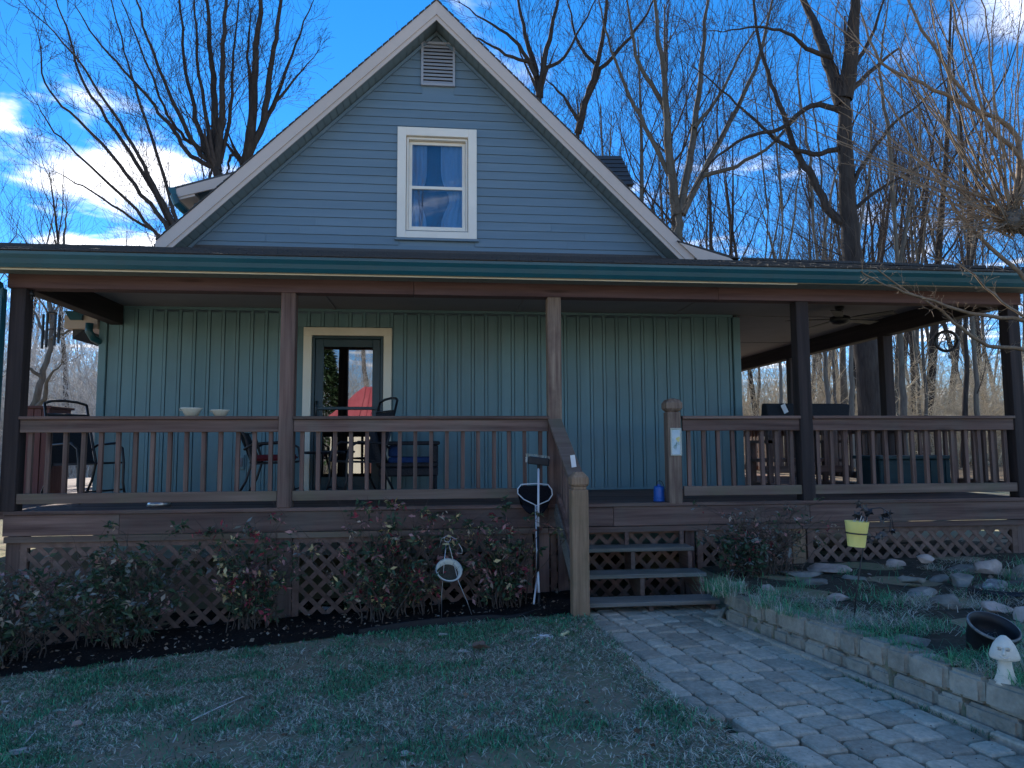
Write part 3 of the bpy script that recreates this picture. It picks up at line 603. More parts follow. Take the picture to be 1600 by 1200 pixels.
# railings
def railing(x0, x1, yb=.04):
    r = MB().box(x0, x1, yb-.085, yb+.065, 1.958, RAILT).build('railing', wood_x, porch, bevel=.005)
    MB().box(x0+.002, x1-.002, yb-.055, yb-.017, 1.835, 1.956).build('top_rail', wood_x, r, bevel=.004)
    MB().box(x0+.002, x1-.002, yb-.055, yb-.017, 1.165, 1.262).build('bottom_rail', mossy_x, r, bevel=.004)
    n = int(round((x1-x0)/.160)); s = (x1-x0)/n; b0 = None
    for i in range(n):
        xx = x0+s*(i+.5)
        if b0 is None: b0 = MB().box(xx-.019, xx+.019, yb-.016, yb+.022, 1.18, 1.955).build('baluster', wood_z, r)
        else: dup(b0, (xx, WL[b0].y, WL[b0].z), rot=(0, random.uniform(-.008, .008), random.uniform(-.05, .05)))
    return r
railing(-4.685, -2.305); railing(-2.165, .37); railing(1.78, 3.065); railing(3.205, 5.53)
def side_railing(y0, y1, x, m=wood_y):
    r = MB().box(x-.065, x+.085, y0, y1, 1.958, RAILT).build('railing', m, porch)
    MB().box(x+.017, x+.055, y0, y1, 1.835, 1.956).build('top_rail', m, r); MB().box(x+.017, x+.055, y0, y1, 1.165, 1.262).build('bottom_rail', m, r)
    n = int(round((y1-y0)/.16)); s = (y1-y0)/n; b0 = None
    for i in range(n):
        yy = y0+s*(i+.5)
        if b0 is None: b0 = MB().box(x-.022, x+.016, yy-.019, yy+.019, 1.18, 1.955).build('baluster', wood_z, r)
        else: dup(b0, (WL[b0].x, yy, WL[b0].z))
side_railing(.12, 2.17, 5.60); side_railing(2.33, 4.86, 5.60); side_railing(5.02, 7.82, 5.60)
rb = MB().box(3.6, 5.5, 7.85, 8.0, 1.958, RAILT).build('railing', wood_x, porch)
MB().box(3.6, 5.5, 7.9, 7.93, 1.835, 1.956).build('top_rail', wood_x, rb); MB().box(3.6, 5.5, 7.9, 7.93, 1.165, 1.262).build('bottom_rail', wood_x, rb)
b0 = None
for i in range(11):
    xx = 3.7+i*.165
    if b0 is None: b0 = MB().box(xx-.019, xx+.019, 7.935, 7.97, 1.18, 1.955).build('baluster', wood_z, rb)
    else: dup(b0, (xx, WL[b0].y, WL[b0].z))
# lattice panels
def lattice(x0, x1, z0, z1, y=.035):
    fr = MB(); fr.box(x0, x1, y-.012, y+.02, z1-.045, z1+.03); fr.box(x0, x0+.06, y-.012, y+.02, z0, z1-.045); fr.box(x1-.06, x1, y-.012, y+.02, z0, z1-.045)
    p = fr.build('lattice_panel', lat_m, porch)
    pt = .166; H = z1-z0
    for lay, sg in ((0, -1), (1, 1)):
        c = x0-H-random.random()*pt
        while c < x1+H:
            # line x = c + sg*(z - z0)   (45 degrees)
            pts = []
            za, zb_ = z0, z1
            xa, xb = (c, c+H) if sg > 0 else (c+H, c)
            lo, hi = 0., 1.
            d = xb-xa
            for bound, sign in ((x0, 1), (x1, -1)):
                t = (bound-xa)/d
                if d*sign > 0: lo = max(lo, t)
                else: hi = min(hi, t)
            if hi-lo > .05:
                a = Vector((xa+d*lo, y-.004+.009*lay, z0+H*lo)); b = Vector((xa+d*hi, y-.004+.009*lay, z0+H*hi))
                MB().bar(a, b, .043, .008, up=(0, 1, 0)).build('slat', lat_m, p)
            c += pt
lattice(-4.64, -2.31, -.22, .80); lattice(-2.15, .20, -.02, .80); lattice(.40, 1.82, .1, .82, .12); lattice(1.92, 2.94, .38, .80); lattice(3.12, 5.52, .40, .80)
MB().box(5.52, 5.53, .1, 8, .3, .86).build('end_skirt', dark_m, porch) if False else None
# newel at deck, right of the opening
nx_ = 1.69
m = MB(); m.box(nx_-.07, nx_+.07, -.03, .11, DECK-.02, 2.03); newel_r = m.build('newel_post', worn_z, porch, bevel=.006)
m = MB()
def sq(w, z): return [(nx_-w, .04-w, z), (nx_+w, .04-w, z), (nx_+w, .04+w, z), (nx_-w, .04+w, z)]
for (w0, z0), (w1, z1) in zip([(.05, 2.03), (.066, 2.045), (.085, 2.07), (.085, 2.125), (.06, 2.16)], [(.066, 2.045), (.085, 2.07), (.085, 2.125), (.06, 2.16), (.02, 2.175)]): m.hexa(sq(w0, z0), sq(w1, z1))
m.build('newel_cap', worn_z, newel_r)

# steps
steps = thing('porch_steps', 'open wooden porch steps with three mossy treads between two newel posts', 'steps', (1.2, -.5, .2))
SX0, SX1 = .56, 1.78
for yf, zt in ((-.22, .675), (-.53, .477), (-.84, .288)):
    MB().box(SX0-.02, SX1+.02, yf, yf+.27, zt-.038, zt).build('tread', tread_m, steps, bevel=.006)
for xx in (SX0+.02, 1.17, SX1-.03):
    m = MB(); pts = [(.03, .86), (.03, .4), (-.70, .06), (-.80, .06), (-.80, .248), (-.53, .248), (-.53, .437), (-.22, .437), (-.22, .635), (0, .635), (0, .86)]
    m.prism([(xx-.02, a, b) for a, b in pts], (.04, 0, 0)); m.build('stringer', wood_y, steps)
n0 = MB().box(.425, .575, -.955, -.815, .05, 1.30).build('newel_post', pale_z, steps, bevel=.008)
m = MB(); nx_, ny_ = .50, -.885
def sq2(w, z): return [(nx_-w, ny_-w, z), (nx_+w, ny_-w, z), (nx_+w, ny_+w, z), (nx_-w, ny_+w, z)]
lv = [(.060, 1.30), (.060, 1.325), (.078, 1.345), (.078, 1.405), (.035, 1.455)]
for a, b in zip(lv[:-1], lv[1:]): m.hexa(sq2(*a), sq2(*b))
m.build('newel_cap', pale_z, n0, bevel=.004)
hr = MB().hexa([(.36, -.03, 1.93), (.50, -.03, 1.93), (.58, -.82, 1.345), (.43, -.82, 1.345)], [(.36, -.03, 1.965), (.50, -.03, 1.965), (.58, -.82, 1.38), (.43, -.82, 1.38)]).build('handrail', mossy_x, steps, bevel=.004)
MB().bar((.46, -.02, 1.84), (.48, -.82, 1.25), .04, .13).build('handrail_board', wood_y, steps); MB().bar((.46, -.02, 1.15), (.48, -.82, .62), .04, .13).build('handrail_board', wood_y, steps)
for i in range(5):
    t = (i+.7)/5.6; yy = -.02-.8*t; MB().box(.49, .528, yy-.019, yy+.019, 1.10-.55*t, 1.85-.6*t).build('baluster', wood_z, steps)
MB().bar((.44, -.03, 1.04), (.46, -.82, .52), .035, .16).build('side_brace', tread_m, steps)

# ------------------------------------------------------------------ paver path and retaining wall
path = MB().box(.45, 3.6, -6.3, -.3, .05, .128).build('path', soil_m); tag(path, 'grey cobble paver path leading to the porch steps', None, None, 'structure')
ca, sa = math.cos(RAD(8)), math.sin(RAD(8))
PO = (.60, -.62)                                   # pattern origin near the steps; s runs along the path, t across
def pw(s, t): return PO[0]+s*sa+t*ca, PO[1]-s*ca+t*sa
pav_shapes = {}
def paver_mesh(ls, lt, var):
    m = MB(); e = .0; r = .014; h = .06
    k = 3; outline = []
    a, b = ls/2-.006, lt/2-.006; c = .030
    rr = random.Random(var*31+int(ls*1000)+int(lt*777))
    cor = [(-a, -b), (a, -b), (a, b), (-a, b)]
    pts = []
    for i, (x, y) in enumerate(cor):
        sx, sy = (1 if x > 0 else -1), (1 if y > 0 else -1); p1 = (x-sx*c, y); p2 = (x, y-sy*c); mid = (x-sx*c*.3, y-sy*c*.3)
        order = [p1, mid, p2] if i in (1, 3) else [p2, mid, p1]
        pts += [(px+rr.uniform(-.0045, .0045), py+rr.uniform(-.0045, .0045)) for px, py in order]
    n = len(pts)
    def ring(s, z): return [(x*s[0], y*s[1], z) for x, y in pts]
    q = lambda d: (1-d/a, 1-d/b)
    vs_ = ring((1, 1), -h)+ring((1, 1), -.014)+ring(q(.008), -.003)+ring(q(.020), .001)
    fs_ = [(i*n+j, i*n+(j+1) % n, (i+1)*n+(j+1) % n, (i+1)*n+j) for i in range(3) for j in range(n)]+[tuple(range(3*n, 4*n))]
    m.add(vs_, fs_)
    return m
npav = 0; t = -.30; col_i = 0
while t < 2.9:
    w = (.172, .20, .172, .215)[col_i % 4]; s = -.15-random.random()*.15
    while s < 5.6 and npav < 299:
        l = random.choice((.165, .165, .21, .21, .25)); cs, ct = s+l/2, t+w/2; X_, Y_ = pw(cs, ct)
        if X_ > float(xl(Y_))-.02+.03*math.sin(Y_*7) and X_ < float(xr(Y_))-.03 and Y_ > -4.9 and Y_ < -.42:
            key = (l, w, random.randint(0, 2)); zz = PZ+random.uniform(-.007, .005)
            rot = (random.uniform(-.035, .035), random.uniform(-.035, .035), RAD(8)-math.pi/2+random.uniform(-.025, .025))
            if key not in pav_shapes:
                o = paver_mesh(l, w, key[2]).build('paver', paver_m, path, origin=(0, 0, 0)); pav_shapes[key] = o; o.rotation_euler = rot; place(o, (X_, Y_, zz), path)
            else: dup(pav_shapes[key], (X_, Y_, zz), rot=rot)
            npav += 1
        s += l
    t += w; col_i += 1
# edging strip along the wall
y = -.80
while y > -4.9:
    l = random.uniform(.28, .42); ya, yb_ = y, y-l
    x0a, x0b = float(xr(ya))+.0, float(xr(yb_))+.0
    MB().hexa([(x0a-.035, ya, .1), (x0b-.035, yb_+.012, .1), (x0b+.03, yb_+.012, .1), (x0a+.03, ya, .1)], [(x0a-.022, ya, .213), (x0b-.022, yb_+.012, .211), (x0b+.028, yb_+.012, .218), (x0a+.028, ya, .219)]).build('edging_stone', paver_m, path, bevel=.008)
    y -= l
rwall = thing('retaining_wall', 'low two course block retaining wall curving along the paver path', 'wall', (1.9, -2.6, .2))
def rblock(y0, y1, z0, z1, depth, off):
    xa, xb = float(xr(y0))+.045+off, float(xr(y1))+.045+off; g = .004
    m = MB(); m.hexa([(xa, y0-g, z0), (xb, y1+g, z0), (xb+depth, y1+g, z0), (xa+depth, y0-g, z0)], [(xa+.006, y0-g, z1), (xb+.006, y1+g, z1), (xb+depth, y1+g, z1), (xa+depth, y0-g, z1)])
    o = m.build('block', block_m, rwall)
    me = o.data; bm = bmesh.new(); bm.from_mesh(me); bmesh.ops.bevel(bm, geom=bm.edges[:], offset=.020, segments=3, affect='EDGES')
    for v in bm.verts: v.co += Vector((random.uniform(-.004, .004), random.uniform(-.003, .003), random.uniform(-.003, .003)))
    bm.to_mesh(me); bm.free()
for crs, (z0, z1, off) in enumerate(((.15, .298, 0), (.300, .442, .012))):
    y = -.70-.11*crs
    while y > -5.2:
        l = random.choice((.17, .22, .26, .31)); rblock(y, y-l, z0+random.uniform(-.001, .001), z1+random.uniform(-.003, .003), .16 if crs == 0 else .17, off+random.uniform(-.006, .006)); y -= l

# ------------------------------------------------------------------ rocks
def rock(c, size, label, m=stone_m, seed=0, flat=.6, name='rock', cat='rock', group='stones round the garden pond', rotz=0):
    r = random.Random(seed); bm = bmesh.new(); bmesh.ops.create_icosphere(bm, subdivisions=3, radius=1)
    planes = [(Vector((r.gauss(0, 1), r.gauss(0, 1), r.gauss(0, .8))).normalized(), r.uniform(.42, .80)) for _ in range(12)]
    ph = [r.uniform(0, 6) for _ in range(6)]
    for v in bm.verts:
        p = v.co.copy()
        for nrm, d in planes:
            k = p.dot(nrm)-d
            if k > 0: p -= nrm*k*.9
        p *= 1+.05*math.sin(p.x*5+ph[0])*math.sin(p.y*5+ph[1])+.035*math.sin(p.z*9+ph[2]+p.x*6)+r.uniform(-.012, .012)
        v.co = Vector((p.x*size[0], p.y*size[1], max(p.z*size[2], -size[2]*.6)))
    bmesh.ops.rotate(bm, verts=bm.verts, cent=(0, 0, 0), matrix=Matrix.Rotation(rotz, 3, 'Z'))
    me = bpy.data.meshes.new(name); bm.to_mesh(me); bm.free(); me.materials.append(m); me.polygons.foreach_set('use_smooth', [True]*len(me.polygons))
    try: me.set_sharp_from_angle(angle=RAD(32))
    except Exception: pass
    o = bpy.data.objects.new(name, me); link(o); place(o, c); return tag(o, label, cat, group)
def at_soil(u, v):
    z = .45
    for _ in range(8):
        P = AZ(u, v, z); z = float(gsoil(P[0], P[1]))
    return P
def rk(u, v, wpx, hpx, label, m=stone_m, seed=0, dep=1.0, dz=0, rotz=0):
    P = at_soil(u, v); d = float((P-CAM) @ _F); w = wpx/FPX*d/2*1.12; h = hpx/FPX*d/2*1.15
    return rock((P[0], P[1], P[2]+h*.22+dz), (w, w*dep, h), label, m, seed, rotz=rotz)
rk(1400, 884, 30, 16, 'pale tan angular rock on the back edge of the pond stones', pinkstone_m, 1)
rk(1447, 893, 26, 15, 'small pinkish boulder resting on top of the dark pond stones', pinkstone_m, 2, dz=.10)
rk(1546, 900, 38, 25, 'largest pinkish block shaped rock behind the pond', pinkstone_m, 3, dz=.06)
rk(1500, 893, 56, 18, 'long dark slab lying behind the pond stones', stone_m, 4, .7)
rk(1505, 915, 42, 30, 'grey upright stone leaning at the pond corner', stone_m, 5, .8, .02)
rk(1470, 908, 40, 16, 'dark wedge stone under the small pinkish boulder', stone_m, 6, .8)
rk(1552, 920, 60, 22, 'black and white mottled boulder on the pond edge', mat('mottled stone', (.06, .06, .06), (.45, .44, .42), (26, 26, 26), .8, .5, 8, .05, .3, bscale=40), 7, .6)
rk(1426, 917, 44, 14, 'flat lichen covered stone stacked on a mossy slab', stone_m, 8, .7, .05)
rk(1440, 928, 66, 16, 'wide mossy slab in the middle of the garden bed', stone_m, 9, .7)
rk(1478, 948, 52, 30, 'grey pyramid shaped rock in front of the pond', stone_m, 10, .8)
rk(1598, 905, 60, 34, 'dark rounded boulder at the far side of the pond', stone_m, 11, .8)
rk(1556, 955, 66, 22, 'pale flat rock behind the black planter pot', pinkstone_m, 12, .6)
rk(1604, 968, 44, 30, 'pale pink rock beside the rim of the planter pot', pinkstone_m, 13, .8)
rk(1428, 1007, 68, 22, 'broad flat stone lying in the grass by the wall', stone_m, 14, .7)
rk(1314, 937, 40, 15, 'short rectangular stone beside the plant stake', pinkstone_m, 15, .6)
rk(1272, 912, 46, 13, 'thin grey slab in front of the porch post', stone_m, 16, .8)
rk(1295, 890, 66, 14, 'tan stepping slab under the porch post', pinkstone_m, 17, .9)
rk(1250, 899, 72, 12, 'wide mossy slab beside the rose bush', stone_m, 18, .8)
rk(1201, 922, 20, 14, 'small yellowish stone at the foot of the rose bush', pinkstone_m, 19)
rk(1340, 905, 40, 12, 'low dark slab half buried behind the plant stake', stone_m, 20, .9)
# pond
pp = at_soil(1560, 940); 
m = MB(); n = 28
ring = [(pp[0]+.75+.8*math.cos(2*math.pi*i/n), pp[1]+.22+.30*math.sin(2*math.pi*i/n)) for i in range(n)]
zt = float(gsoil(pp[0], pp[1]))+.03
rings = [[(x, y, zt) for x, y in ring], [(pp[0]+.75+(x-pp[0]-.75)*.95, pp[1]+.22+(y-pp[1]-.22)*.9, zt+.03) for x, y in ring], [(pp[0]+.75+(x-pp[0]-.75)*.9, pp[1]+.22+(y-pp[1]-.22)*.8, zt+.01) for x, y in ring]]
m.add(sum(rings, []), [(k*n+i, k*n+(i+1) % n, (k+1)*n+(i+1) % n, (k+1)*n+i) for k in range(2) for i in range(n)])
pond = m.build('garden_pond', black_plastic, smooth=True); tag(pond, 'small black rimmed garden pond ringed with stones', 'pond')
wm = bpy.data.materials.new('dark pond water'); wm.use_nodes = True; b = wm.node_tree.nodes['Principled BSDF']; b.inputs['Base Color'].default_value = (.008, .012, .016, 1); b.inputs['Roughness'].default_value = .05
m = MB(); m.add([(x, y, zt+.008) for x, y, _ in rings[2]], [tuple(range(n))]); m.build('water', wm, pond)

# ------------------------------------------------------------------ garden props
# black pot
P = at_soil(1553, 1024)
c = (P[0]+.03, P[1]+.10, float(gsoil(P[0], P[1]))-.01); tp = Matrix.Rotation(RAD(24), 4, 'X') @ Matrix.Scale(.83, 4)
pot = MB().lathe([(.0, -.01), (.125, .0), (.150, .10), (.158, .20), (.168, .205), (.168, .232), (.154, .232), (.150, .16), (.140, .06), (.0, .055)], 36, c, mat=tp).build('planter_pot', black_plastic, smooth=True); tag(pot, 'round black plastic planter pot tilted in the grass', 'pot')
MB().lathe([(.161, .2335), (.169, .2335), (.171, .226), (.169, .218)], 36, c, mat=tp).build('worn_rim', mat('scuffed grey plastic', (.10, .11, .11), (.26, .27, .26), (30, 30, 30), .7, .2), pot, smooth=True)
m = MB()
for i in range(14):
    g = random.uniform(0, 6.28); r_ = random.uniform(.02, .12); p = Vector(c)+(tp @ Vector((math.cos(g)*r_, math.sin(g)*r_, .07))).to_3d(); m.tube([p, p+Vector((random.uniform(-.06, .06), random.uniform(-.04, .04), .02))], [.002, .001], 3)
m.build('dead_stems', brush_gm, pot)
# mushroom figure with a carved face
P = at_soil(1577, 1070); c = (P[0], P[1]+.02, float(gsoil(P[0], P[1]))); mush = thing('mushroom_figure', 'pale concrete mushroom garden figure with a carved face', 'garden ornament', c)
MB().lathe([(0, 0), (.058, 0), (.054, .012), (.040, .05), (.033, .09), (.031, .125), (.04, .135), (0, .135)], 20, c).build('stem', conc_m, mush, smooth=True)
m = MB(); prof = [(0, .128), (.045, .126), (.066, .130), (.070, .142), (.064, .165), (.050, .20), (.032, .228), (.014, .245), (0, .249)]
m.lathe(prof, 24, c); capo = m.build('cap', conc_m, mush, smooth=True)
fd = Vector((CAM[0]-c[0], CAM[1]-c[1], 0)).normalized(); fs = Vector((-fd.y, fd.x, 0))
def onface(a, h, out): 
    r = float(np.interp(h, [p[1] for p in prof[2:]], [p[0] for p in prof[2:]]))
    return Vector(c)+(fd*math.cos(a)+fs*math.sin(a))*(r+out)+Vector((0, 0, h))
m = MB()
for a in (-.38, .30): m.tube([onface(a-.2, .192, .002), onface(a-.08, .199, .004), onface(a+.08, .199, .004), onface(a+.2, .190, .002)], .0045, 6)
m.build('brow', conc_m, mush, smooth=True)
m = MB()
for a in (-.36, .28):
    m.tube([onface(a-.10, .184, .0005), onface(a, .184, .0035), onface(a+.10, .184, .0005)], .005, 8)
m.build('eyes', mat('shadowed carved concrete', (.30, .28, .24), (.38, .36, .31), (20, 20, 20), .9, .2), mush, smooth=True)
MB().tube([onface(-.03, .19, .0), onface(-.03, .176, .009), onface(-.03, .165, .012), onface(-.03, .16, .003)], [.004, .006, .009, .005], 8).build('nose', conc_m, mush, smooth=True)
m = MB(); m.tube([onface(-.32, .155, .001), onface(-.16, .148, .004), onface(0, .145, .005), onface(.16, .148, .004), onface(.32, .156, .001)], [.003, .005, .006, .005, .003], 6); m.build('mouth', conc_m, mush, smooth=True)
# yellow pot on a shepherd stake
B = at_soil(1332, 968); yy = B[1]; st = thing('plant_stake', 'black metal plant stake with leaf scroll holding a yellow pot', 'plant stake', B)
def S(u, v, dy=0): return A(u, v, yy+dy)
MB().tube([B-np.array([0, 0, .1]), S(1338, 925), S(1345, 880), S(1350, 850), S(1354, 815), S(1355, 800)], .006, 6).build('rod', black_metal, st, smooth=True)
m = MB(); m.tube([S(1352, 806), S(1362, 795), S(1376, 793), S(1388, 800), S(1392, 815), S(1390, 830), S(1380, 838), S(1366, 839), S(1352, 838)], .004, 6); m.tube([S(1388, 800), S(1394, 812), S(1396, 826)], .003, 5)
m.build('scroll', black_metal, st, smooth=True)
m = MB()
def ivy(u, v, s, a):
    c0 = Vector(S(u, v, -.02)); pts = []
    for i in range(10):
        g = a+2*math.pi*i/10; r = s*(1 if i % 2 == 0 else .5)/FPX*4.9; pts.append(c0+Vector((math.cos(g)*r, random.uniform(-.012, .012), math.sin(g)*r)))
    m.prism(pts, (0, .004, 0))
for u, v, s, a in ((1342, 788, 9, .3), (1352, 795, 10, 1), (1338, 805, 9, .7), (1345, 808, 8, 0), (1358, 800, 9, 2), (1384, 805, 9, .5), (1380, 812, 8, 1.2), (1390, 803, 7, .2), (1372, 838, 8, .9), (1360, 845, 7, .1), (1382, 833, 8, .5), (1395, 830, 6, .5)): ivy(u, v, s, a)
m.build('metal_leaves', black_metal, st)
pc = S(1338, 854, -.08); tl = Matrix.Rotation(RAD(4), 4, 'Y')
k = 5.0/FPX
prof = [(0, 0), (13.0*k, 0), (15.0*k, 19*k), (15.4*k, 19.5*k), (18*k, 40*k), (16.8*k, 40*k), (13*k, 10*k), (0, 9*k)]
ypot = MB().lathe(prof, 28, pc, mat=tl).build('flower_pot', yellow_m, smooth=False); tag(ypot, 'bright yellow plastic pot held by the black plant stake', 'pot')
for p in ypot.data.polygons: p.use_smooth = True
try: ypot.data.set_sharp_from_angle(angle=RAD(35))
except Exception: pass
MB().lathe([(0, 33*k), (15.5*k, 33*k)], 20, pc, mat=tl).build('potting_soil', soil_m, ypot)
m = MB(); m.lathe([(15.5*k, 20*k), (16.6*k, 20*k), (16.6*k, 22.2*k), (15.5*k, 22.2*k)], 28, pc, mat=tl); m.tube([Vector(pc)+Vector((16*k, 0, 21*k)), S(1352, 832)], .004, 6); m.build('pot_ring', black_metal, st)
m = MB()
for u0, u1, v1 in ((1334, 1328, 815), (1340, 1346, 806), (1341, 1350, 812), (1345, 1357, 818), (1335, 1334, 812)):
    a = S(u0, 822, -.08); b = S(u1, v1, -.08); c2 = (a+b)/2+np.array([.006, 0, .004]); m.tube([a, c2, b], [.003, .0025, .0012], 4); m.tube([c2, c2+np.array([.015, 0, .03])], [.002, .001], 4)
m.build('dead_twigs', brush_gm, ypot)
# tilted white bowl on wire stand in the bed
yb = -.55
def S2(u, v, dy=0): return A(u, v, yb+dy)
G1 = OG(690, 982)
wst = thing('wire_stand', 'thin wire plant stand with scroll top in front of the lattice', 'plant stand', G1)
m = MB(); m.tube([S2(690, 985), S2(690, 930), S2(694, 880), S2(697, 850)], .004, 5); m.tube([S2(743, 978), S2(730, 940), S2(716, 908), S2(704, 860), S2(700, 846)], .004, 5)
m.tube([S2(686, 856), S2(690, 842), S2(700, 836), S2(712, 842), S2(722, 858), S2(722, 865), S2(714, 864)], .003, 5)
tor = [S2(699+5*math.cos(g), 842+5*math.sin(g)) for g in np.linspace(0, 6.3, 12)]; m.tube(tor, .0035, 5); m.build('wire_legs', black_metal if False else steel_m, wst, smooth=True)
bc = Vector(S2(701, 893)); tilt = Matrix.Rotation(RAD(46), 4, 'X') @ Matrix.Rotation(RAD(8), 4, 'Y'); q = 6.2/FPX
bowl = MB().lathe([(0, -16*q), (9*q, -15*q), (17*q, -6*q), (20.5*q, 4*q), (21.5*q, 5*q), (19.5*q, 5*q), (16*q, -4*q), (8*q, -12*q), (0, -13*q)], 28, bc, mat=tilt).build('hanging_planter', ceramic_w, smooth=True); tag(bowl, 'tilted cream bowl planter in a wire ring above the mulch', 'planter')
m = MB()
for a in range(0, 360, 45):
    pts = [bc+(tilt @ Vector((r*math.cos(RAD(a+tw)), r*math.sin(RAD(a+tw)), z))) for r, z, tw in ((21.8*q, 5*q, 0), (20*q, -4*q, 12), (13*q, -14*q, 22), (4*q, -17.5*q, 30))]; m.tube(pts, .002, 4)
ringp = [bc+(tilt @ Vector((21.9*q*math.cos(g), 21.9*q*math.sin(g), 5*q))) for g in np.linspace(0, 2*math.pi, 25)]; m.tube(ringp, .0025, 5)
m.build('wire_ring', steel_m, wst, smooth=True)
m = MB()
for i in range(12):
    a = random.uniform(0, 6.28); p = bc+(tilt @ Vector((9*q*math.cos(a), 9*q*math.sin(a), -8*q))); m.tube([p, p+Vector((random.uniform(-.05, .05), random.uniform(-.08, 0), random.uniform(.0, .08))), p+Vector((random.uniform(-.09, .09), random.uniform(-.1, .03), random.uniform(.0, .14)))], [.002, .0015, .001], 3)
m.build('dead_stems', stem_m, bowl)
MB().lathe([(0, -3*q), (17*q, -3.5*q)], 20, bc, mat=tilt).build('potting_soil', soil_m, bowl)
# landing net and push broom leaning at the steps
net = thing('landing_net', 'black landing net with white rim leaning on the porch edge', 'net', OG(838, 945))
yn = -.18
rim_px = [(814, 757), (838, 755.5), (856, 757), (862, 765), (863, 773), (857, 782), (838, 790), (818, 780), (809, 771), (809, 764)]
rim = [A(u, v, yn) for u, v in rim_px]
MB().tube(rim+[rim[0]], .006, 6).build('rim', alu_m, net, smooth=True)
def catm(pts, n):
    P = [np.array(p, float) for p in pts]; P = [2*P[0]-P[1]]+P+[2*P[-1]-P[-2]]; out = []
    for i in range(1, len(P)-2):
        for j in range(n):
            t = j/n; out.append(.5*((2*P[i])+(-P[i-1]+P[i+1])*t+(2*P[i-1]-5*P[i]+4*P[i+1]-P[i+2])*t*t+(-P[i-1]+3*P[i]-3*P[i+1]+P[i+2])*t**3))
    out.append(P[-2]); return out
nc = len(rim); m = MB(); cen = sum(rim)/nc; rows = []
for r, (sc_, dz, dy) in enumerate(((1, 0, 0), (.93, -.05, .03), (.80, -.12, .05), (.55, -.18, .04), (.2, -.205, .03))):
    rows.append([(cen+(p-cen)*np.array([sc_, 1, sc_*.8])+np.array([0, dy+random.uniform(-.008, .008), dz])) for p in rim])
m.add(sum(rows, []), [(k*nc+i, k*nc+(i+1) % nc, (k+1)*nc+(i+1) % nc, (k+1)*nc+i) for k in range(4) for i in range(nc)]+[tuple(range(4*nc, 5*nc))])
m.build('mesh_bag', netm, net, smooth=True)
m = MB(); foot = OG(836, 948); m.tube([A(837, 790, yn), A(839, 860, yn-.2), A(840, 905, -.36)], .009, 8); m.build('handle', alu_m, net, smooth=True)
m = MB(); m.tube([A(839, 903, -.36), A(834, 944, -.5)], .009, 8); m.build('handle_end', alu_m, net, smooth=True)
broom = thing('push_broom', 'push broom with black head up and white pole leaning at the steps', 'broom', OG(841, 948))
yb = -.22
m = MB(); m.tube([A(841.5, 728, yb), A(841, 825, -.33)], .011, 10); m.build('pole', alu_m, broom, smooth=True)
m = MB(); m.tube([A(841, 823, -.33), A(840.5, 893, -.42)], .0125, 10); m.build('grip', black_plastic, broom, smooth=True)
m = MB(); m.tube([A(840.5, 892, -.42), A(842, 927, -.47)], .011, 10); m.build('pole', alu_m, broom, smooth=True)
m = MB(); m.tube([A(842, 926, -.47), A(842, 950, -.5)], .0125, 10); m.build('end_grip', black_plastic, broom, smooth=True)
m = MB(); m.bar(A(825, 718.5, yb-.02), A(858, 722.5, yb-.02), .06, .075); hd = m.build('head', black_plastic, broom, bevel=.012, seg=2)
m = MB(); m.tube([A(842, 724, yb), A(841.5, 737, yb)], [.02, .013], 10); m.build('socket', black_plastic, broom)
m = MB()
for i in range(60):
    u = 823+36*random.random(); a = A(u, 714+(u-823)*.12, yb+.01*random.uniform(-1, 1)); m.tube([a, a+np.array([random.uniform(-.012, .012), random.uniform(-.02, .01), .035])], [.002, .0012], 3)
for i in range(26): 
    a = A(824, 718+random.uniform(-4, 4), yb+random.uniform(-.03, .03)); m.tube([a, a+np.array([-.018, 0, random.uniform(-.01, .012)])], [.003, .002], 3)
m.build('bristles', ceramic_w, broom)
# paper tags, tile plaque
o = MB().bar(A(894.5, 711, -.70), A(897, 730, -.70), .045, .002, up=(0, 1, 0)).build('paper_tag', paper_m); tag(o, 'white paper tag fixed to the stair handrail above the newel', 'tag')
o = MB().box(1.625, 1.755, -.046, -.034, 0, 0)
pz0, pz1 = A(1053, 711, -.04)[2], A(1053, 670, -.04)[2]
m = MB(); px0, px1 = 1.645, 1.748; m.box(px0, px1, -.046, -.032, pz0, pz1)
pl = m.build('tile_plaque', tile_m); tag(pl, 'pale blue glazed tile plaque with scalloped rim on the newel post', 'plaque')
m = MB()
def scal(x, z): m.lathe([(0, -.009), (.008, -.006), (.0095, 0)], 8, (x, -.046, z), mat=Matrix.Rotation(RAD(-90), 4, 'X'))
for i in range(8): scal(px0+(px1-px0)*i/7, pz0); scal(px0+(px1-px0)*i/7, pz1)
for i in range(1, 19): scal(px0, pz0+(pz1-pz0)*i/19); scal(px1, pz0+(pz1-pz0)*i/19)
m.build('scalloped_rim', ceramic_w, pl, smooth=True)
m = MB(); zc = (pz0+pz1)/2
for x, z in ((.012, .03), (.024, .014), (.028, .04)):
    for g in range(5): m.lathe([(0, -.004), (.008, -.001)], 6, ((px0+px1)/2+x+.008*math.cos(g*1.257), -.0475, zc+z+.008*math.sin(g*1.257)), mat=Matrix.Rotation(RAD(-90), 4, 'X'))
m.build('flowers', tile_fl, pl)
m = MB()
for x0_, z0_, x1_, z1_ in ((-.02, -.07, .01, .0), (-.005, -.075, .012, -.01), (-.03, -.06, -.01, -.03), (.03, -.03, .028, .005)): m.tube([((px0+px1)/2+x0_, -.0475, zc+z0_), ((px0+px1)/2+x1_, -.0475, zc+z1_)], .0022, 5)
m.build('stems', tile_gr, pl)
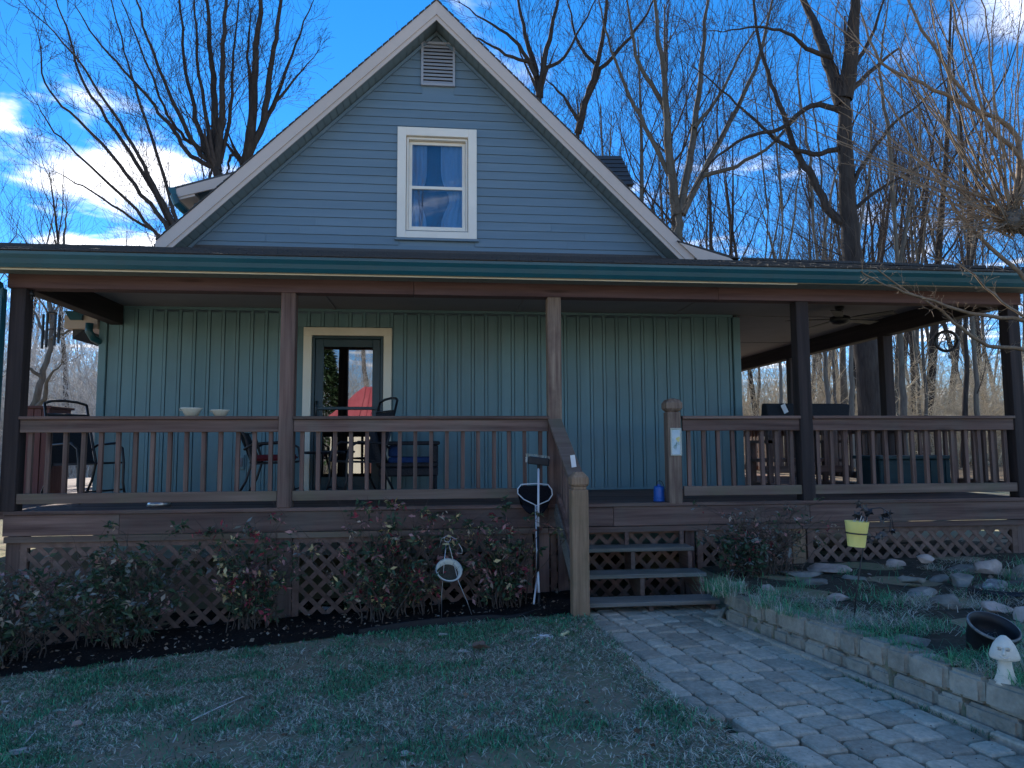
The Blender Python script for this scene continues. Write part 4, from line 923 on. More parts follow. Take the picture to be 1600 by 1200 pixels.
# blue bottle-shaped lantern on the deck
P = A(1030, 783, .13); c = (P[0], P[1], DECK); bl = thing('blue_lantern', 'blue plastic lantern with wire handle on the deck by the newel', 'lantern', c)
MB().lathe([(0, 0), (.058, 0), (.060, .015), (.056, .025), (.055, .12), (.052, .150), (.048, .158), (0, .16)], 20, c).build('body', bluepl, bl, smooth=True)
MB().lathe([(.061, .035), (.063, .04), (.061, .045)], 20, c).build('band', bluepl, bl)
MB().tube([Vector(c)+Vector(p) for p in ((-.018, 0, .155), (-.018, 0, .195), (-.008, 0, .212), (.012, 0, .215), (.032, 0, .205), (.05, 0, .17), (.056, 0, .13))], .004, 6).build('handle', black_metal, bl, smooth=True)
MB().lathe([(0, .158), (.02, .158), (.02, .178), (0, .18)], 12, c).build('cap', bluepl, bl)
# two bowls on the rail, steel bowl on the deck
for u, w, h, lab in ((299, 15, 13, 'larger cream bowl with lid lip on the porch rail'), (344, 13, 10, 'smaller cream bowl on the porch rail nearer the post')):
    P = A(u, 650, .03); k = 6.9/FPX; c = (P[0], .03, RAILT+.001)
    b = MB().lathe([(0, 0), (w*.62*k, 0), (w*.92*k, h*.72*k), (w*1.02*k, h*.86*k), (w*1.08*k, h*k), (w*.98*k, h*k), (w*.8*k, h*.5*k), (0, h*.2*k)], 28, c).build('bowl', ceramic_w, smooth=True); tag(b, lab, 'bowl', 'bowls on the porch rail')
    m = MB(); m.tube([Vector(c)+Vector((-w*1.0*k, 0, h*.85*k)), Vector(c)+Vector((-w*1.22*k, 0, h*.9*k)), Vector(c)+Vector((-w*1.22*k, .01, h*.72*k)), Vector(c)+Vector((-w*.95*k, 0, h*.66*k))], .004, 6); m.build('handle', ceramic_w, b, smooth=True)
P = A(248, 797, .35); b = MB().lathe([(0, .004), (.10, 0), (.115, .01), (.095, .06), (.088, .062), (.075, .02), (0, .012)], 24, (P[0], .35, DECK)).build('pet_bowl', steel_m, smooth=True); tag(b, 'shiny steel pet bowl on the deck under the rail', 'bowl')
# outlet box
P = A(376, 722, WY); o = MB().box(P[0]-.07, P[0]+.05, WY-.03, WY-.001, P[2]-.09, P[2]+.09).build('outlet_box', batten_m, bevel=.004); tag(o, 'covered electrical outlet box on the siding below the rail', 'outlet')
MB().box(P[0]-.03, P[0]+.03, WY-.045, WY-.029, P[2]-.055, P[2]+.055).build('cover', ceil_m, o, bevel=.004)

# ------------------------------------------------------------------ porch furniture
def patio_chair(loc, rz_, label, back_m=sling_m, red=False, group='patio chairs on the porch', bh=1.08):
    t = thing('patio_chair', label, 'chair', loc, group); t.rotation_euler = (0, 0, rz_)
    def bl(m, name, mt, smooth=True):
        v = np.array(m.v); o = m.build(name, mt, None, origin=(0, 0, 0), smooth=smooth); o.parent = t; o.location = (0, 0, 0); return o
    for sx in (-.27, .27):
        m = MB(); m.tube([(sx, -.30, .0), (sx, -.25, .20), (sx, -.25, .42), (sx, -.22, .58), (sx, -.12, .64), (sx, .18, .62), (sx*.97, .27, .56)], .014, 8); bl(m, 'front_leg', black_metal)
        m = MB(); m.tube([(sx, .36, .0), (sx*.99, .24, .22), (sx*.97, .18, .42), (sx*.95, .26, .70), (sx*.92, .36, bh)], .014, 8); bl(m, 'rear_leg', black_metal)
    for nm, pts, r in (('top_bar', [(-.25, .36, bh), (-.15, .385, bh+.03), (0, .39, bh+.04), (.15, .385, bh+.03), (.25, .36, bh)], .015), ('seat_bar', [(-.25, -.24, .42), (.25, -.24, .42)], .012), ('seat_bar', [(-.25, .2, .42), (.25, .2, .42)], .012), ('back_bar', [(-.25, .32, bh-.12), (.25, .32, bh-.12)], .010), ('stretcher', [(-.26, -.25, .12), (.26, -.25, .12)], .010)):
        bl(MB().tube(pts, r, 8), nm, black_metal)
    m = MB(); m.hexa([(-.25, -.24, .41), (.25, -.24, .41), (.25, .2, .395), (-.25, .2, .395)], [(-.25, -.24, .43), (.25, -.24, .43), (.25, .2, .415), (-.25, .2, .415)]); bl(m, 'seat', sling_m, False)
    m = MB(); m.hexa([(-.24, .19, .43), (.24, .19, .43), (.24, .205, .43), (-.24, .205, .43)], [(-.23, .325, bh-.13), (.23, .325, bh-.13), (.23, .335, bh-.13), (-.23, .335, bh-.13)]); bl(m, 'backrest', back_m, False)
    if red:
        m = MB(); m.box(-.23, .23, -.23, .18, .435, .50); o = bl(m, 'seat_cushion', red_fab, False)
        bm = bmesh.new(); bm.from_mesh(o.data); bmesh.ops.bevel(bm, geom=bm.edges[:], offset=.025, segments=3, affect='EDGES'); bm.to_mesh(o.data); bm.free()
    return t
# rz: chair faces -Y at 0 ; rotate so that it faces the wanted way
P = A(110, 640, 1.0); patio_chair((A(138, 640, 1.15)[0], 1.15, DECK), RAD(62), 'high backed dark sling patio chair at the left end of the porch')
P = A(430, 700, 1.0); patio_chair((P[0]-.02, 1.05, DECK), RAD(92), 'dark patio chair with red seat cushion behind the porch post', red=True, bh=.86)
P = A(575, 700, 1.0); patio_chair((P[0]-.12, 1.20, DECK), RAD(-62), 'dark patio chair turned in front of the storm door', bh=1.12)
# wicker chair with blue cushions
P = A(640, 760, 1.5); wc = thing('wicker_chair', 'dark wicker armchair with blue cushions against the siding', 'chair', (P[0], 1.45, DECK))
x, y = P[0], 1.45
for dx in (-.31, .31):
    for dy in (-.30, .30): MB().tube([(x+dx, y+dy, DECK), (x+dx, y+dy, DECK+.30)], .02, 8).build('leg', wicker_m, wc)
MB().box(x-.34, x+.34, y-.33, y+.33, DECK+.24, DECK+.34).build('seat_frame', wicker_m, wc, bevel=.015)
for dy in (-.33, .28):
    MB().box(x-.33, x+.34, y+dy, y+dy+.05, DECK+.345, DECK+.40).box(x+.27, x+.34, y+dy, y+dy+.05, DECK+.40, DECK+.60).box(x-.34, x+.36, y+dy-.02, y+dy+.07, DECK+.60, DECK+.645).build('arm', wicker_m, wc, bevel=.012)
m = MB(); m.hexa([(x-.36, y-.33, DECK+.34), (x-.26, y-.33, DECK+.34), (x-.26, y+.33, DECK+.34), (x-.36, y+.33, DECK+.34)], [(x-.50, y-.31, DECK+.92), (x-.42, y-.31, DECK+.92), (x-.42, y+.31, DECK+.92), (x-.50, y+.31, DECK+.92)]); m.build('backrest', wicker_m, wc, bevel=.02)
MB().box(x-.24, x+.30, y-.275, y+.275, DECK+.345, DECK+.46).build('seat_cushion', blue_fab, wc, bevel=.03, seg=3)
MB().box(x-.24, x-.12, y-.27, y+.27, DECK+.465, DECK+.60).build('back_cushion', blue_fab, wc, bevel=.03, seg=3)
# little table between the chairs
P = A(505, 700, 1.5); tb = thing('side_table', 'small dark patio table in front of the storm door', 'table', (P[0], 1.6, DECK))
MB().lathe([(0, .50), (.24, .50), (.25, .515), (.24, .53), (0, .53)], 24, (P[0], 1.6, DECK)).build('tabletop', black_metal, tb)
for g in (0.3, 2.4, 4.5): MB().tube([(P[0]+.2*math.cos(g), 1.6+.2*math.sin(g), DECK), (P[0]+.1*math.cos(g), 1.6+.1*math.sin(g), DECK+.25), (P[0]+.17*math.cos(g), 1.6+.17*math.sin(g), DECK+.5)], .012, 6).build('leg', black_metal, tb)
# slatted cabinet at the left end
x0, x1 = A(28, 640, 1.6)[0], A(78, 640, 1.6)[0]; cb = thing('slatted_cabinet', 'red brown slatted wooden cabinet at the left porch end', 'cabinet', ((x0+x1)/2, 1.8, DECK))
zt = A(50, 634, 1.6)[2]
MB().box(x0+.01, x1-.01, 1.62, 2.1, DECK+.005, zt-.03).build('body', redwood_z, cb); MB().box(x0-.02, x1+.02, 1.58, 2.13, zt-.03, zt).build('top', redwood_z, cb, bevel=.005)
n = 4
for i in range(n): MB().box(x0+(x1-x0)*(i+.06)/n, x0+(x1-x0)*(i+.94)/n, 1.60, 1.62, DECK+.05, zt-.04).build('plank', redwood_z, cb, bevel=.003)
# glider bench with dark cushion
bx0_, bx1_ = 3.42, 4.56; by = 1.55; bn = thing('glider_bench', 'wooden slatted glider bench with dark cushion over its back', 'bench', (4, by, DECK))
zb1, zb0 = A(1250, 655, by)[2]-.02, A(1250, 735, by)[2]
MB().box(bx0_, bx1_, by-.02, by+.02, zb0-.03, zb0+.06).build('lower_back_rail', wood_x, bn, bevel=.004); MB().box(bx0_, bx1_, by-.02, by+.02, zb1-.04, zb1+.04).build('upper_back_rail', wood_x, bn, bevel=.004)
for i in range(9): xx = bx0_+.06+(bx1_-bx0_-.12)*i/8; MB().box(xx-.028, xx+.028, by-.012, by+.012, zb0+.06, zb1-.04).build('back_slat', wood_z, bn)
MB().box(bx0_, bx1_, by+.02, by+.52, DECK+.36, DECK+.40).build('seat', wood_x, bn, bevel=.004)
for xx in (bx0_+.03, bx1_-.09):
    MB().box(xx, xx+.06, by-.03, by+.03, DECK, zb1).build('rear_leg', wood_z, bn); MB().box(xx, xx+.06, by+.46, by+.52, DECK, DECK+.60).build('front_leg', wood_z, bn); MB().box(xx-.01, xx+.07, by-.03, by+.55, DECK+.60, DECK+.64).build('arm', wood_y, bn)
    MB().box(xx-.02, xx+.08, by-.1, by+.6, DECK+.02, DECK+.09).build('glider_base', wood_y, bn)
ct = A(1250, 629, by-.1)[2]
m = MB(); m.hexa([(bx0_+.02, by-.09, zb1-.06), (bx1_-.04, by-.09, zb1-.06), (bx1_-.04, by+.16, zb1-.06), (bx0_+.02, by+.16, zb1-.06)], [(bx0_, by-.06, ct-.01), (bx1_+.01, by-.06, ct-.02), (bx1_, by+.10, ct), (bx0_+.02, by+.10, ct)])
m.build('back_cushion', sling_m, bn, bevel=.025, seg=3)
o = MB().bar(A(1223, 632, by-.12), A(1229, 645, by-.115), .062, .002, up=(0, 1, 0)).build('paper_label', paper_m); tag(o, 'white paper label hanging on the dark bench cushion', 'label')
# storage box on the right part of the deck
yq = .75; xa, xb = A(1372, 715, yq)[0], A(1492, 715, yq)[0]; zt = A(1430, 712, yq)[2]; bxm = mat('dark teal plastic box', (.014, .045, .055), (.02, .06, .07), (2, 2, 40), .5, .2, 3, .03, .4)
db = thing('deck_box', 'dark teal deck box with pierced band behind the right railing', 'storage box', ((xa+xb)/2, yq+.25, DECK))
MB().box(xa+.02, xb-.06, yq, yq+.5, DECK+.004, zt-.045).build('body', bxm, db, bevel=.01); MB().box(xa, xb, yq-.03, yq+.53, zt-.042, zt).build('lid', bxm, db, bevel=.01, seg=2)
for i in range(16):
    for j in range(2): xx = xa+.32+(xb-xa-.5)*i/16; MB().box(xx, xx+.02, yq-.004, yq+.001, zt-.19-.03*j, zt-.172-.03*j).build('pierced_hole', paper_m if (i*3+j) % 4 else dark_m, db) if False else None
for i in range(5): xx = xa+.08+(xb-xa-.2)*i/4; MB().box(xx-.01, xx+.01, yq-.012, yq-.001, DECK+.03, zt-.06).build('rib', bxm, db)
# ceiling fan
P = A(1312, 490, 1.4); fan = thing('ceiling_fan', 'dark ceiling fan hanging from the porch ceiling', 'ceiling fan', (P[0], 1.4, 3.46)); fx, fy = P[0], 1.4
MB().lathe([(0, 0), (.06, 0), (.05, -.04), (.014, -.05), (.014, -.10), (.06, -.11), (.12, -.13), (.13, -.18), (.09, -.22), (0, -.235)], 20, (fx, fy, 3.455)).build('motor', black_metal, fan, smooth=True)
for i in range(5):
    g = .35+i*2*math.pi/5; d_ = Vector((math.cos(g), math.sin(g), 0)); n_ = Vector((-d_.y, d_.x, 0)); c0 = Vector((fx, fy, 3.295))
    MB().prism([c0+d_*.13-n_*.03, c0+d_*.25-n_*.055+Vector((0, 0, .008)), c0+d_*.66-n_*.07+Vector((0, 0, .01)), c0+d_*.66+n_*.07-Vector((0, 0, .01)), c0+d_*.25+n_*.055-Vector((0, 0, .008)), c0+d_*.13+n_*.03], (0, 0, .007)).build('blade', black_plastic, fan)
# wind chimes, hook ornament, hanging wheel
c = AX(81, 487, -4.74); ch = thing('wind_chime', 'dark tube wind chime hanging at the left porch opening', 'wind chime', c)
MB().lathe([(0, 0), (.05, 0), (.05, .012), (0, .012)], 16, c-np.array([0, 0, .02])).build('top_disc', black_metal, ch)
MB().tube([c, c+np.array([0, 0, 3.22-c[2]])], .002, 4).build('cord', black_metal, ch)
for i in range(6):
    g = i*1.047+.3; p = c+np.array([.075*math.cos(g), .045*math.sin(g), -.03]); MB().tube([p, p-np.array([0, 0, .30+.02*i % .07])], .013, 8).build('chime_tube', black_metal, ch)
MB().lathe([(0, 0), (.028, 0), (.028, .01), (0, .01)], 12, c-np.array([0, 0, .19])).build('striker', black_metal, ch)
c = AX(45, 462, -4.70); hk = thing('hanging_bell', 'small black bell on a scroll hook by the left post', 'bell', c)
MB().tube([c+np.array([-.03, -.02, .09]), c+np.array([0, 0, .10]), c+np.array([.05, .08, .10]), c+np.array([.09, .16, .08])], .008, 6).build('hook', black_metal, hk); MB().lathe([(0, .0), (.012, -.005), (.022, -.05), (.034, -.085), (0, -.08)], 14, c+np.array([.02, 0, .08])).build('bell', black_metal, hk, smooth=True)
MB().tube([c+np.array([.02, 0, .0]), c+np.array([.02, 0, -.04])], [.012, .006], 6).build('clapper', black_metal, hk)
c = AX(1479, 533, 5.56); wh = thing('spoked_ornament', 'round black spoked metal ornament hanging in the right porch opening', 'ornament', c); rr = .125
n = 24; tor = [Vector(c)+Vector((math.cos(g)*rr*.92, math.cos(g)*rr*-.35, math.sin(g)*rr)) for g in np.linspace(0, 2*math.pi, n)]
MB().tube(tor, .019, 8).build('hoop', black_metal, wh, smooth=True)
m = MB()
for i in range(7):
    g = i*2*math.pi/7; pts = [Vector(c)+Vector((math.cos(g+s*1.2)*rr*s*.92, math.cos(g+s*1.2)*rr*s*-.35, math.sin(g+s*1.2)*rr*s)) for s in (.1, .4, .7, 1)]; m.tube(pts, .006, 5)
m.build('spokes', black_metal, wh); MB().lathe([(0, -.02), (.03, 0), (0, .02)], 10, Vector(c)+Vector((0, 0, .03))).build('hub', black_metal, wh, smooth=True)
m = MB(); m.tube([c+np.array([0, 0, rr]), c+np.array([0, 0, 3.24-c[2]])], .004, 4); m.tube([c-np.array([0, 0, rr]), c-np.array([-.03, 0, rr+.06])], .005, 4); m.build('chain', black_metal, wh)
MB().prism([c+np.array([.01, 0, -rr-.05]), c+np.array([.05, 0, -rr-.07]), c+np.array([.045, 0, -rr-.10]), c+np.array([.02, 0, -rr-.09])], (0, .006, 0)).build('pendant', black_metal, wh)

# ------------------------------------------------------------------ things lying on the lawn and in the bed
def lawn_at(u, v): return OG(u, v)
P = lawn_at(882, 994); o = MB(); c = Vector(P)+Vector((0, 0, .018)); a = Vector((.035, .04, 0)); o.tube([c-a, c-a*.6, c, c+a*.6, c+a], [.010, .017, .010, .012, .019], 10); o = o.build('dog_toy', mat('pale yellow rubber', (.62, .55, .28), (.72, .66, .38), (20, 20, 20), .7, .1), smooth=True); tag(o, 'pale yellow bone shaped dog toy on the lawn by the path', 'dog toy')
m = MB(); P = lawn_at(850, 998)
for i in range(70):
    g = random.uniform(0, 6.28); r = random.uniform(0, .06); p = Vector(P)+Vector((math.cos(g)*r*1.3, math.sin(g)*r, random.uniform(.005, .03))); m.tube([p, p+Vector((random.uniform(-.03, .03), random.uniform(-.03, .03), random.uniform(-.005, .012)))], [.004, .001], 3)
o = m.build('white_fluff', paper_m); tag(o, 'torn white stuffing lying beside the dog toy', 'stuffing')
def leaf_obj(u, v, s, m_, label, cat='leaf', fold=.35, rot=0, lobes=5):
    P = lawn_at(u, v); m = MB(); c0 = Vector(P)+Vector((0, 0, .012)); n = lobes*4; pts = []
    for i in range(n):
        g = 2*math.pi*i/n; r = s*(.55+.45*abs(math.cos(lobes*g/2))); pts.append(c0+Vector((math.cos(g+rot)*r, math.sin(g+rot)*r*.8, fold*abs(math.sin(g))*s*.6+random.uniform(0, .006))))
    m.add([c0+Vector((0, 0, .0))]+pts+[p-Vector((0, 0, .003)) for p in pts], [(0, i+1, (i+1) % n+1) for i in range(n)]+[(i+1, n+i+1, n+(i+1) % n+1, (i+1) % n+1) for i in range(n)])
    o = m.build('fallen_leaf', m_); tag(o, label, cat, 'fallen leaves on the lawn'); return o
brownleaf = mat('dry brown leaf', (.16, .10, .075), (.27, .18, .13), (25, 25, 25), .8, .3); paleleaf = mat('pale dry leaf', (.36, .31, .27), (.5, .44, .38), (25, 25, 25), .8, .3); greenleaf = mat('pale green leaf', (.25, .36, .26), (.35, .46, .35), (25, 25, 25), .8, .3)
leaf_obj(751, 1016, .075, brownleaf, 'curled brown leaf standing up on the lawn', fold=.9)
leaf_obj(724, 1022, .05, paleleaf, 'pale crumpled leaf beside the curled brown leaf', fold=.4)
leaf_obj(27, 1180, .065, paleleaf, 'pale star shaped leaf at the bottom left of the lawn', fold=.2)
leaf_obj(94, 1114, .05, greenleaf, 'pale green leaf on the left part of the lawn', fold=.2, lobes=2)
leaf_obj(692, 995, .05, paleleaf, 'whitish leaf near the edge of the mulch bed', fold=.3, lobes=3)
leaf_obj(635, 1183, .045, paleleaf, 'grey white leaf in the bare patch at the bottom of the lawn', fold=.2, lobes=3)
leaf_obj(5, 1101, .04, paleleaf, 'white scrap at the left edge of the lawn', 'scrap', fold=.3, lobes=2)
rock(OG(118, 1138)+np.array([0, 0, .02]), (.042, .035, .03), 'small tan stone lying alone on the left lawn', pinkstone_m, 41, group=None)
for u0, v0, u1, v1, lab in ((298, 1130, 380, 1093, 'long straight pale stick on the lawn'), (828, 1014, 845, 1003, 'short grey twig by the torn stuffing'), (36, 1168, 56, 1146, 'thin twig beside the star shaped leaf'), (270, 1164, 276, 1152, 'stub of straw on the middle left lawn')):
    a, b = OG(u0, v0)+np.array([0, 0, .015]), OG(u1, v1)+np.array([0, 0, .02]); o = MB().tube([a, (a+b)/2+np.array([.004, .006, .003]), b], [.0045, .004, .003], 5).build('fallen_stick', brush_gm); tag(o, lab, 'stick', 'sticks on the lawn')
a = OG(510, 955); o = MB().tube([a+np.array([-.04, 0, .03]), a+np.array([.03, -.01, .028])], .018, 10).tube([a+np.array([.03, -.01, .028]), a+np.array([.055, -.012, .028])], [.018, .009], 10).build('plastic_bottle', alu_m, smooth=True); tag(o, 'small pale plastic bottle lying by the lattice', 'bottle')
# black plastic edging of the bed
pts = [OG(u, v)+np.array([0, 0, .02+.02*math.sin(i)]) for i, (u, v) in enumerate(((560, 994), (640, 984), (700, 978), (760, 971), (800, 968), (850, 955), (888, 943)))]
m = MB(); P2 = catm(pts, 5); vs_ = []; 
for p in P2: vs_ += [p-np.array([0, 0, .06]), p+np.array([0, 0, .03]), p+np.array([0, .012, .034]), p+np.array([0, .014, -.06])]
n = len(P2); m.add(vs_, [(i*4+j, i*4+(j+1) % 4, (i+1)*4+(j+1) % 4, (i+1)*4+j) for i in range(n-1) for j in range(4)]); o = m.build('bed_edging', black_plastic); tag(o, 'black plastic edging strip along the mulch bed', 'edging')

# ------------------------------------------------------------------ plants: shrubs
def tubes(branches, sides):
    """branches: list of (P[n,3], r[n]) -> V, F (quads)"""
    by = {}
    for P, r in branches: by.setdefault(len(P), []).append((P, r))
    Vs, Fs, off = [], [], 0
    ang = 2*np.pi*np.arange(sides)/sides; ca_, sa_ = np.cos(ang), np.sin(ang)
    for n, L in by.items():
        P = np.array([b[0] for b in L], float); r = np.array([b[1] for b in L], float); B = len(L)
        T = np.gradient(P, axis=1); T /= np.linalg.norm(T, axis=2, keepdims=True)+1e-9
        ref = np.where(np.abs(T[:, :1, 2:3]) > .8, np.array([[[1., 0, 0]]]), np.array([[[0, 0, 1.]]])); ref = np.broadcast_to(ref, T.shape)
        a = np.cross(T, ref); a /= np.linalg.norm(a, axis=2, keepdims=True)+1e-9; b = np.cross(T, a)
        V = P[:, :, None]+r[:, :, None, None]*(a[:, :, None]*ca_[None, None, :, None]+b[:, :, None]*sa_[None, None, :, None])
        idx = np.arange(B*n*sides).reshape(B, n, sides)+off; nx_ = np.roll(idx, -1, 2)
        F = np.stack([idx[:, :-1], nx_[:, :-1], nx_[:, 1:], idx[:, 1:]], -1).reshape(-1, 4)
        Vs.append(V.reshape(-1, 3)); Fs.append(F); off += B*n*sides
    return np.concatenate(Vs), np.concatenate(Fs)
def unit(v): return v/(np.linalg.norm(v)+1e-9)
def leaves(C, D, L, W, cols):
    """diamond leaves folded along the midrib: centres C, directions D, lengths, widths"""
    n = len(C); up = rng.normal(0, 1, (n, 3))+np.array([0, 0, 1.2]); s = np.cross(D, up); s /= np.linalg.norm(s, axis=1, keepdims=True)+1e-9
    nn = np.cross(s, D)
    L = L[:, None]; W = W[:, None]
    V = np.stack([C, C+D*L*.45+s*W+nn*W*.25, C+D*L+nn*L*rng.uniform(-.25, .1, (n, 1)), C+D*L*.45-s*W+nn*W*.25], 1).reshape(-1, 3)
    i = np.arange(n)*4; F = np.concatenate([np.stack([i, i+1, i+2], 1), np.stack([i, i+2, i+3], 1)])
    return V, F, np.repeat(cols, 4, 0)
PAL = {'green': (.055, .105, .055), 'olive': (.10, .13, .06), 'red': (.34, .05, .07), 'pink': (.42, .21, .19), 'yel': (.66, .50, .24), 'tan': (.50, .38, .27), 'grey': (.22, .24, .22)}
def shrub(name, label, cx, cy, w, dpt, h, nst, nleaf, mix, group='shrubs along the porch front', base=None, llen=.055, upright=.8, droop=.0, zb=None):
    z0 = gz(cx, cy) if zb is None else zb; t = thing(name, label, 'shrub', (cx, cy, z0), group); br = []; tips = []
    for i in range(nst):
        bx_, by_ = cx+rng.normal(0, w*.13), cy+rng.normal(0, dpt*.10); hh = h*rng.uniform(.5, 1.05); lean = np.array([rng.normal(0, w*.33), rng.normal(0, dpt*.30), 0])
        p = np.array([bx_, by_, z0-.03]); n = 7; pts = [p]
        for k in range(1, n): 
            s = k/(n-1); pts.append(np.array([bx_, by_, z0])+lean*s**1.4+np.array([0, 0, hh*s*(1-.12*s*droop)])+rng.normal(0, .026, 3))
        P = np.array(pts); br.append((P, np.linspace(.007, .002, n)))
        for k in range(rng.integers(4, 8)):
            s = rng.uniform(.10, 1)**.8; j = min(int(s*(n-1)), n-2); q = P[j]+(P[j+1]-P[j])*(s*(n-1)-j); d = unit(np.array([rng.normal(0, 1), rng.normal(0, .9), rng.uniform(.0, 1.1)])); l = rng.uniform(.10, .26)
            tw = np.array([q+d*l*e+np.array([0, 0, -droop*.15*l*e*e])+rng.normal(0, .006, 3)*(e > 0) for e in np.linspace(0, 1, 4)]); br.append((tw, np.linspace(.003, .0012, 4))); tips.append((tw, s))
    V, F = tubes(br, 3); np_mesh('stems', V, F, stem_m, t, (cx, cy, z0), True)
    C, D, cols = [], [], []
    kinds = list(mix); wts = np.array([mix[k] for k in kinds], float); wts /= wts.sum()
    for i in range(int(nleaf*.52)//6):
        tw, s = tips[rng.integers(len(tips))]; e = rng.uniform(.35, 1.); q = tw[min(int(e*3), 2)]*(1-(e*3-min(int(e*3), 2)))+tw[min(int(e*3)+1, 3)]*(e*3-min(int(e*3), 2)); kk = kinds[rng.choice(len(kinds), p=wts)]
        if s > .72 and rng.random() < .12 and 'pink' in mix: kk = 'pink' if rng.random() < .6 else 'red' if 'red' in mix else 'tan'
        ax = unit(tw[-1]-tw[0])
        for j in range(6):
            d = unit(ax*.4+np.array([rng.normal(0, 1), rng.normal(0, 1), rng.normal(-.25, .7)])); C.append(q+rng.normal(0, .018, 3)); D.append(d); c0 = np.array(PAL[kk] if rng.random() < .75 else PAL[kinds[rng.choice(len(kinds), p=wts)]]); cols.append(np.clip(c0*rng.uniform(.6, 1.45), 0, 1))
    C, D, cols = np.array(C), np.array(D), np.array(cols); L = rng.uniform(.5, 1.35, len(C))*llen*1.12
    V, F, cc = leaves(C, D, L, L*rng.uniform(.17, .27, len(C)), cols); o = np_mesh('foliage', V, F, leaf_a, t, (cx, cy, z0), False, cc); tag(o, kind='stuff'); return t
def bush_at(u0, u1, vtop, vbase, y, **kw):
    a, b = A(u0, vbase, y), A(u1, vbase, y); return (a[0]+b[0])/2, b[0]-a[0], A((u0+u1)/2, vtop, y)[2]
def bush(u0, u1, vtop, y, label, nst, nleaf, mix, dpt=.5, name='nandina_shrub', **kw):
    cx, w, zt = bush_at(u0, u1, vtop, 900, y); shrub(name, label, cx, y, w, dpt, zt-gz(cx, y), nst, nleaf, mix, **kw)
bush(-60, 95, 872, -.55, 'pale leafed weedy shrub at the left end of the bed', 40, 3600, {'green': 4, 'grey': 4, 'olive': 2, 'tan': .7, 'pink': .4}, .7, 'shrub')
bush(85, 305, 838, -.38, 'broad dark green shrub with bare pale stems before the left lattice', 46, 4400, {'green': 7, 'olive': 2, 'grey': 2, 'pink': .5, 'tan': .4}, .5)
bush(318, 468, 800, -.32, 'red tipped nandina shrub beside the left support post', 36, 3000, {'green': 5, 'olive': 2, 'red': 1.4, 'pink': 1.6, 'yel': .9, 'grey': 1}, .45)
bush(505, 705, 785, -.36, 'tallest nandina shrub with red and yellow leaves before the middle lattice', 46, 4600, {'green': 6, 'olive': 2.4, 'red': 1.2, 'pink': 1.6, 'yel': 1.3, 'tan': .8}, .5)
bush(725, 850, 800, -.40, 'nandina shrub with pinkish leaves behind the broom', 32, 2900, {'green': 5, 'olive': 2.4, 'red': .8, 'pink': 1.7, 'yel': .9, 'tan': .7}, .45)
cx, w, zt = bush_at(1115, 1285, 768, 880, -.45)
shrub('rose_bush', 'sparse rose bush with pink leaves right of the steps', cx-.02, -.45, w*.9, .5, zt-.44, 44, 1150, {'green': 3, 'grey': 4, 'olive': 1.5, 'pink': 1.1, 'tan': 1.2, 'red': .25}, llen=.042, zb=.44, droop=1.2)
cx, w, zt = bush_at(1125, 1200, 840, 900, -.62)
shrub('nandina_shrub', 'small dark nandina clump at the corner of the steps', cx, -.55, w, .4, zt-.44, 22, 1200, {'green': 5, 'grey': 2, 'pink': .8, 'red': .3}, zb=.44)

# ------------------------------------------------------------------ grass, straw, litter
def blades(px, py, pz_, length, width, lean, cols, seed=0):
    n = len(px); g = rng.uniform(0, 2*np.pi, n); dirx, diry = np.cos(g), np.sin(g); h = length*np.sqrt(np.maximum(0, 1-lean**2)); out = length*lean
    w = width; sx, sy = -diry*w, dirx*w
    b0 = np.stack([px-sx, py-sy, pz_], 1); b1 = np.stack([px+sx, py+sy, pz_], 1)
    m0 = np.stack([px+dirx*out*.45-sx*.8, py+diry*out*.45-sy*.8, pz_+h*.65], 1); m1 = np.stack([px+dirx*out*.45+sx*.8, py+diry*out*.45+sy*.8, pz_+h*.65], 1)
    tp = np.stack([px+dirx*out, py+diry*out, pz_+h*rng.uniform(.55, 1.0, n)], 1)
    V = np.stack([b0, b1, m1, m0, tp], 1).reshape(-1, 3); i = np.arange(n)*5
    F = np.concatenate([np.stack([i, i+1, i+2], 1), np.stack([i, i+2, i+3], 1), np.stack([i+3, i+2, i+4], 1)])
    return V, F, np.repeat(cols, 5, 0)
def vnoise(x, y, s, seed):
    r = np.random.default_rng(seed); G = r.uniform(0, 1, (64, 64)); X, Y = (x*s) % 63, (y*s) % 63; i, j = X.astype(int), Y.astype(int); fx_, fy_ = X-i, Y-j; fx_ = fx_*fx_*(3-2*fx_); fy_ = fy_*fy_*(3-2*fy_)
    return (G[i, j]*(1-fx_)+G[(i+1) % 64, j]*fx_)*(1-fy_)+(G[i, (j+1) % 64]*(1-fx_)+G[(i+1) % 64, (j+1) % 64]*fx_)*fy_
STRAW = np.array([(.62, .57, .43), (.72, .67, .54), (.50, .45, .34), (.58, .55, .45)]); GREEN = np.array([(.08, .32, .16), (.11, .38, .18), (.06, .27, .14), (.15, .38, .18)])
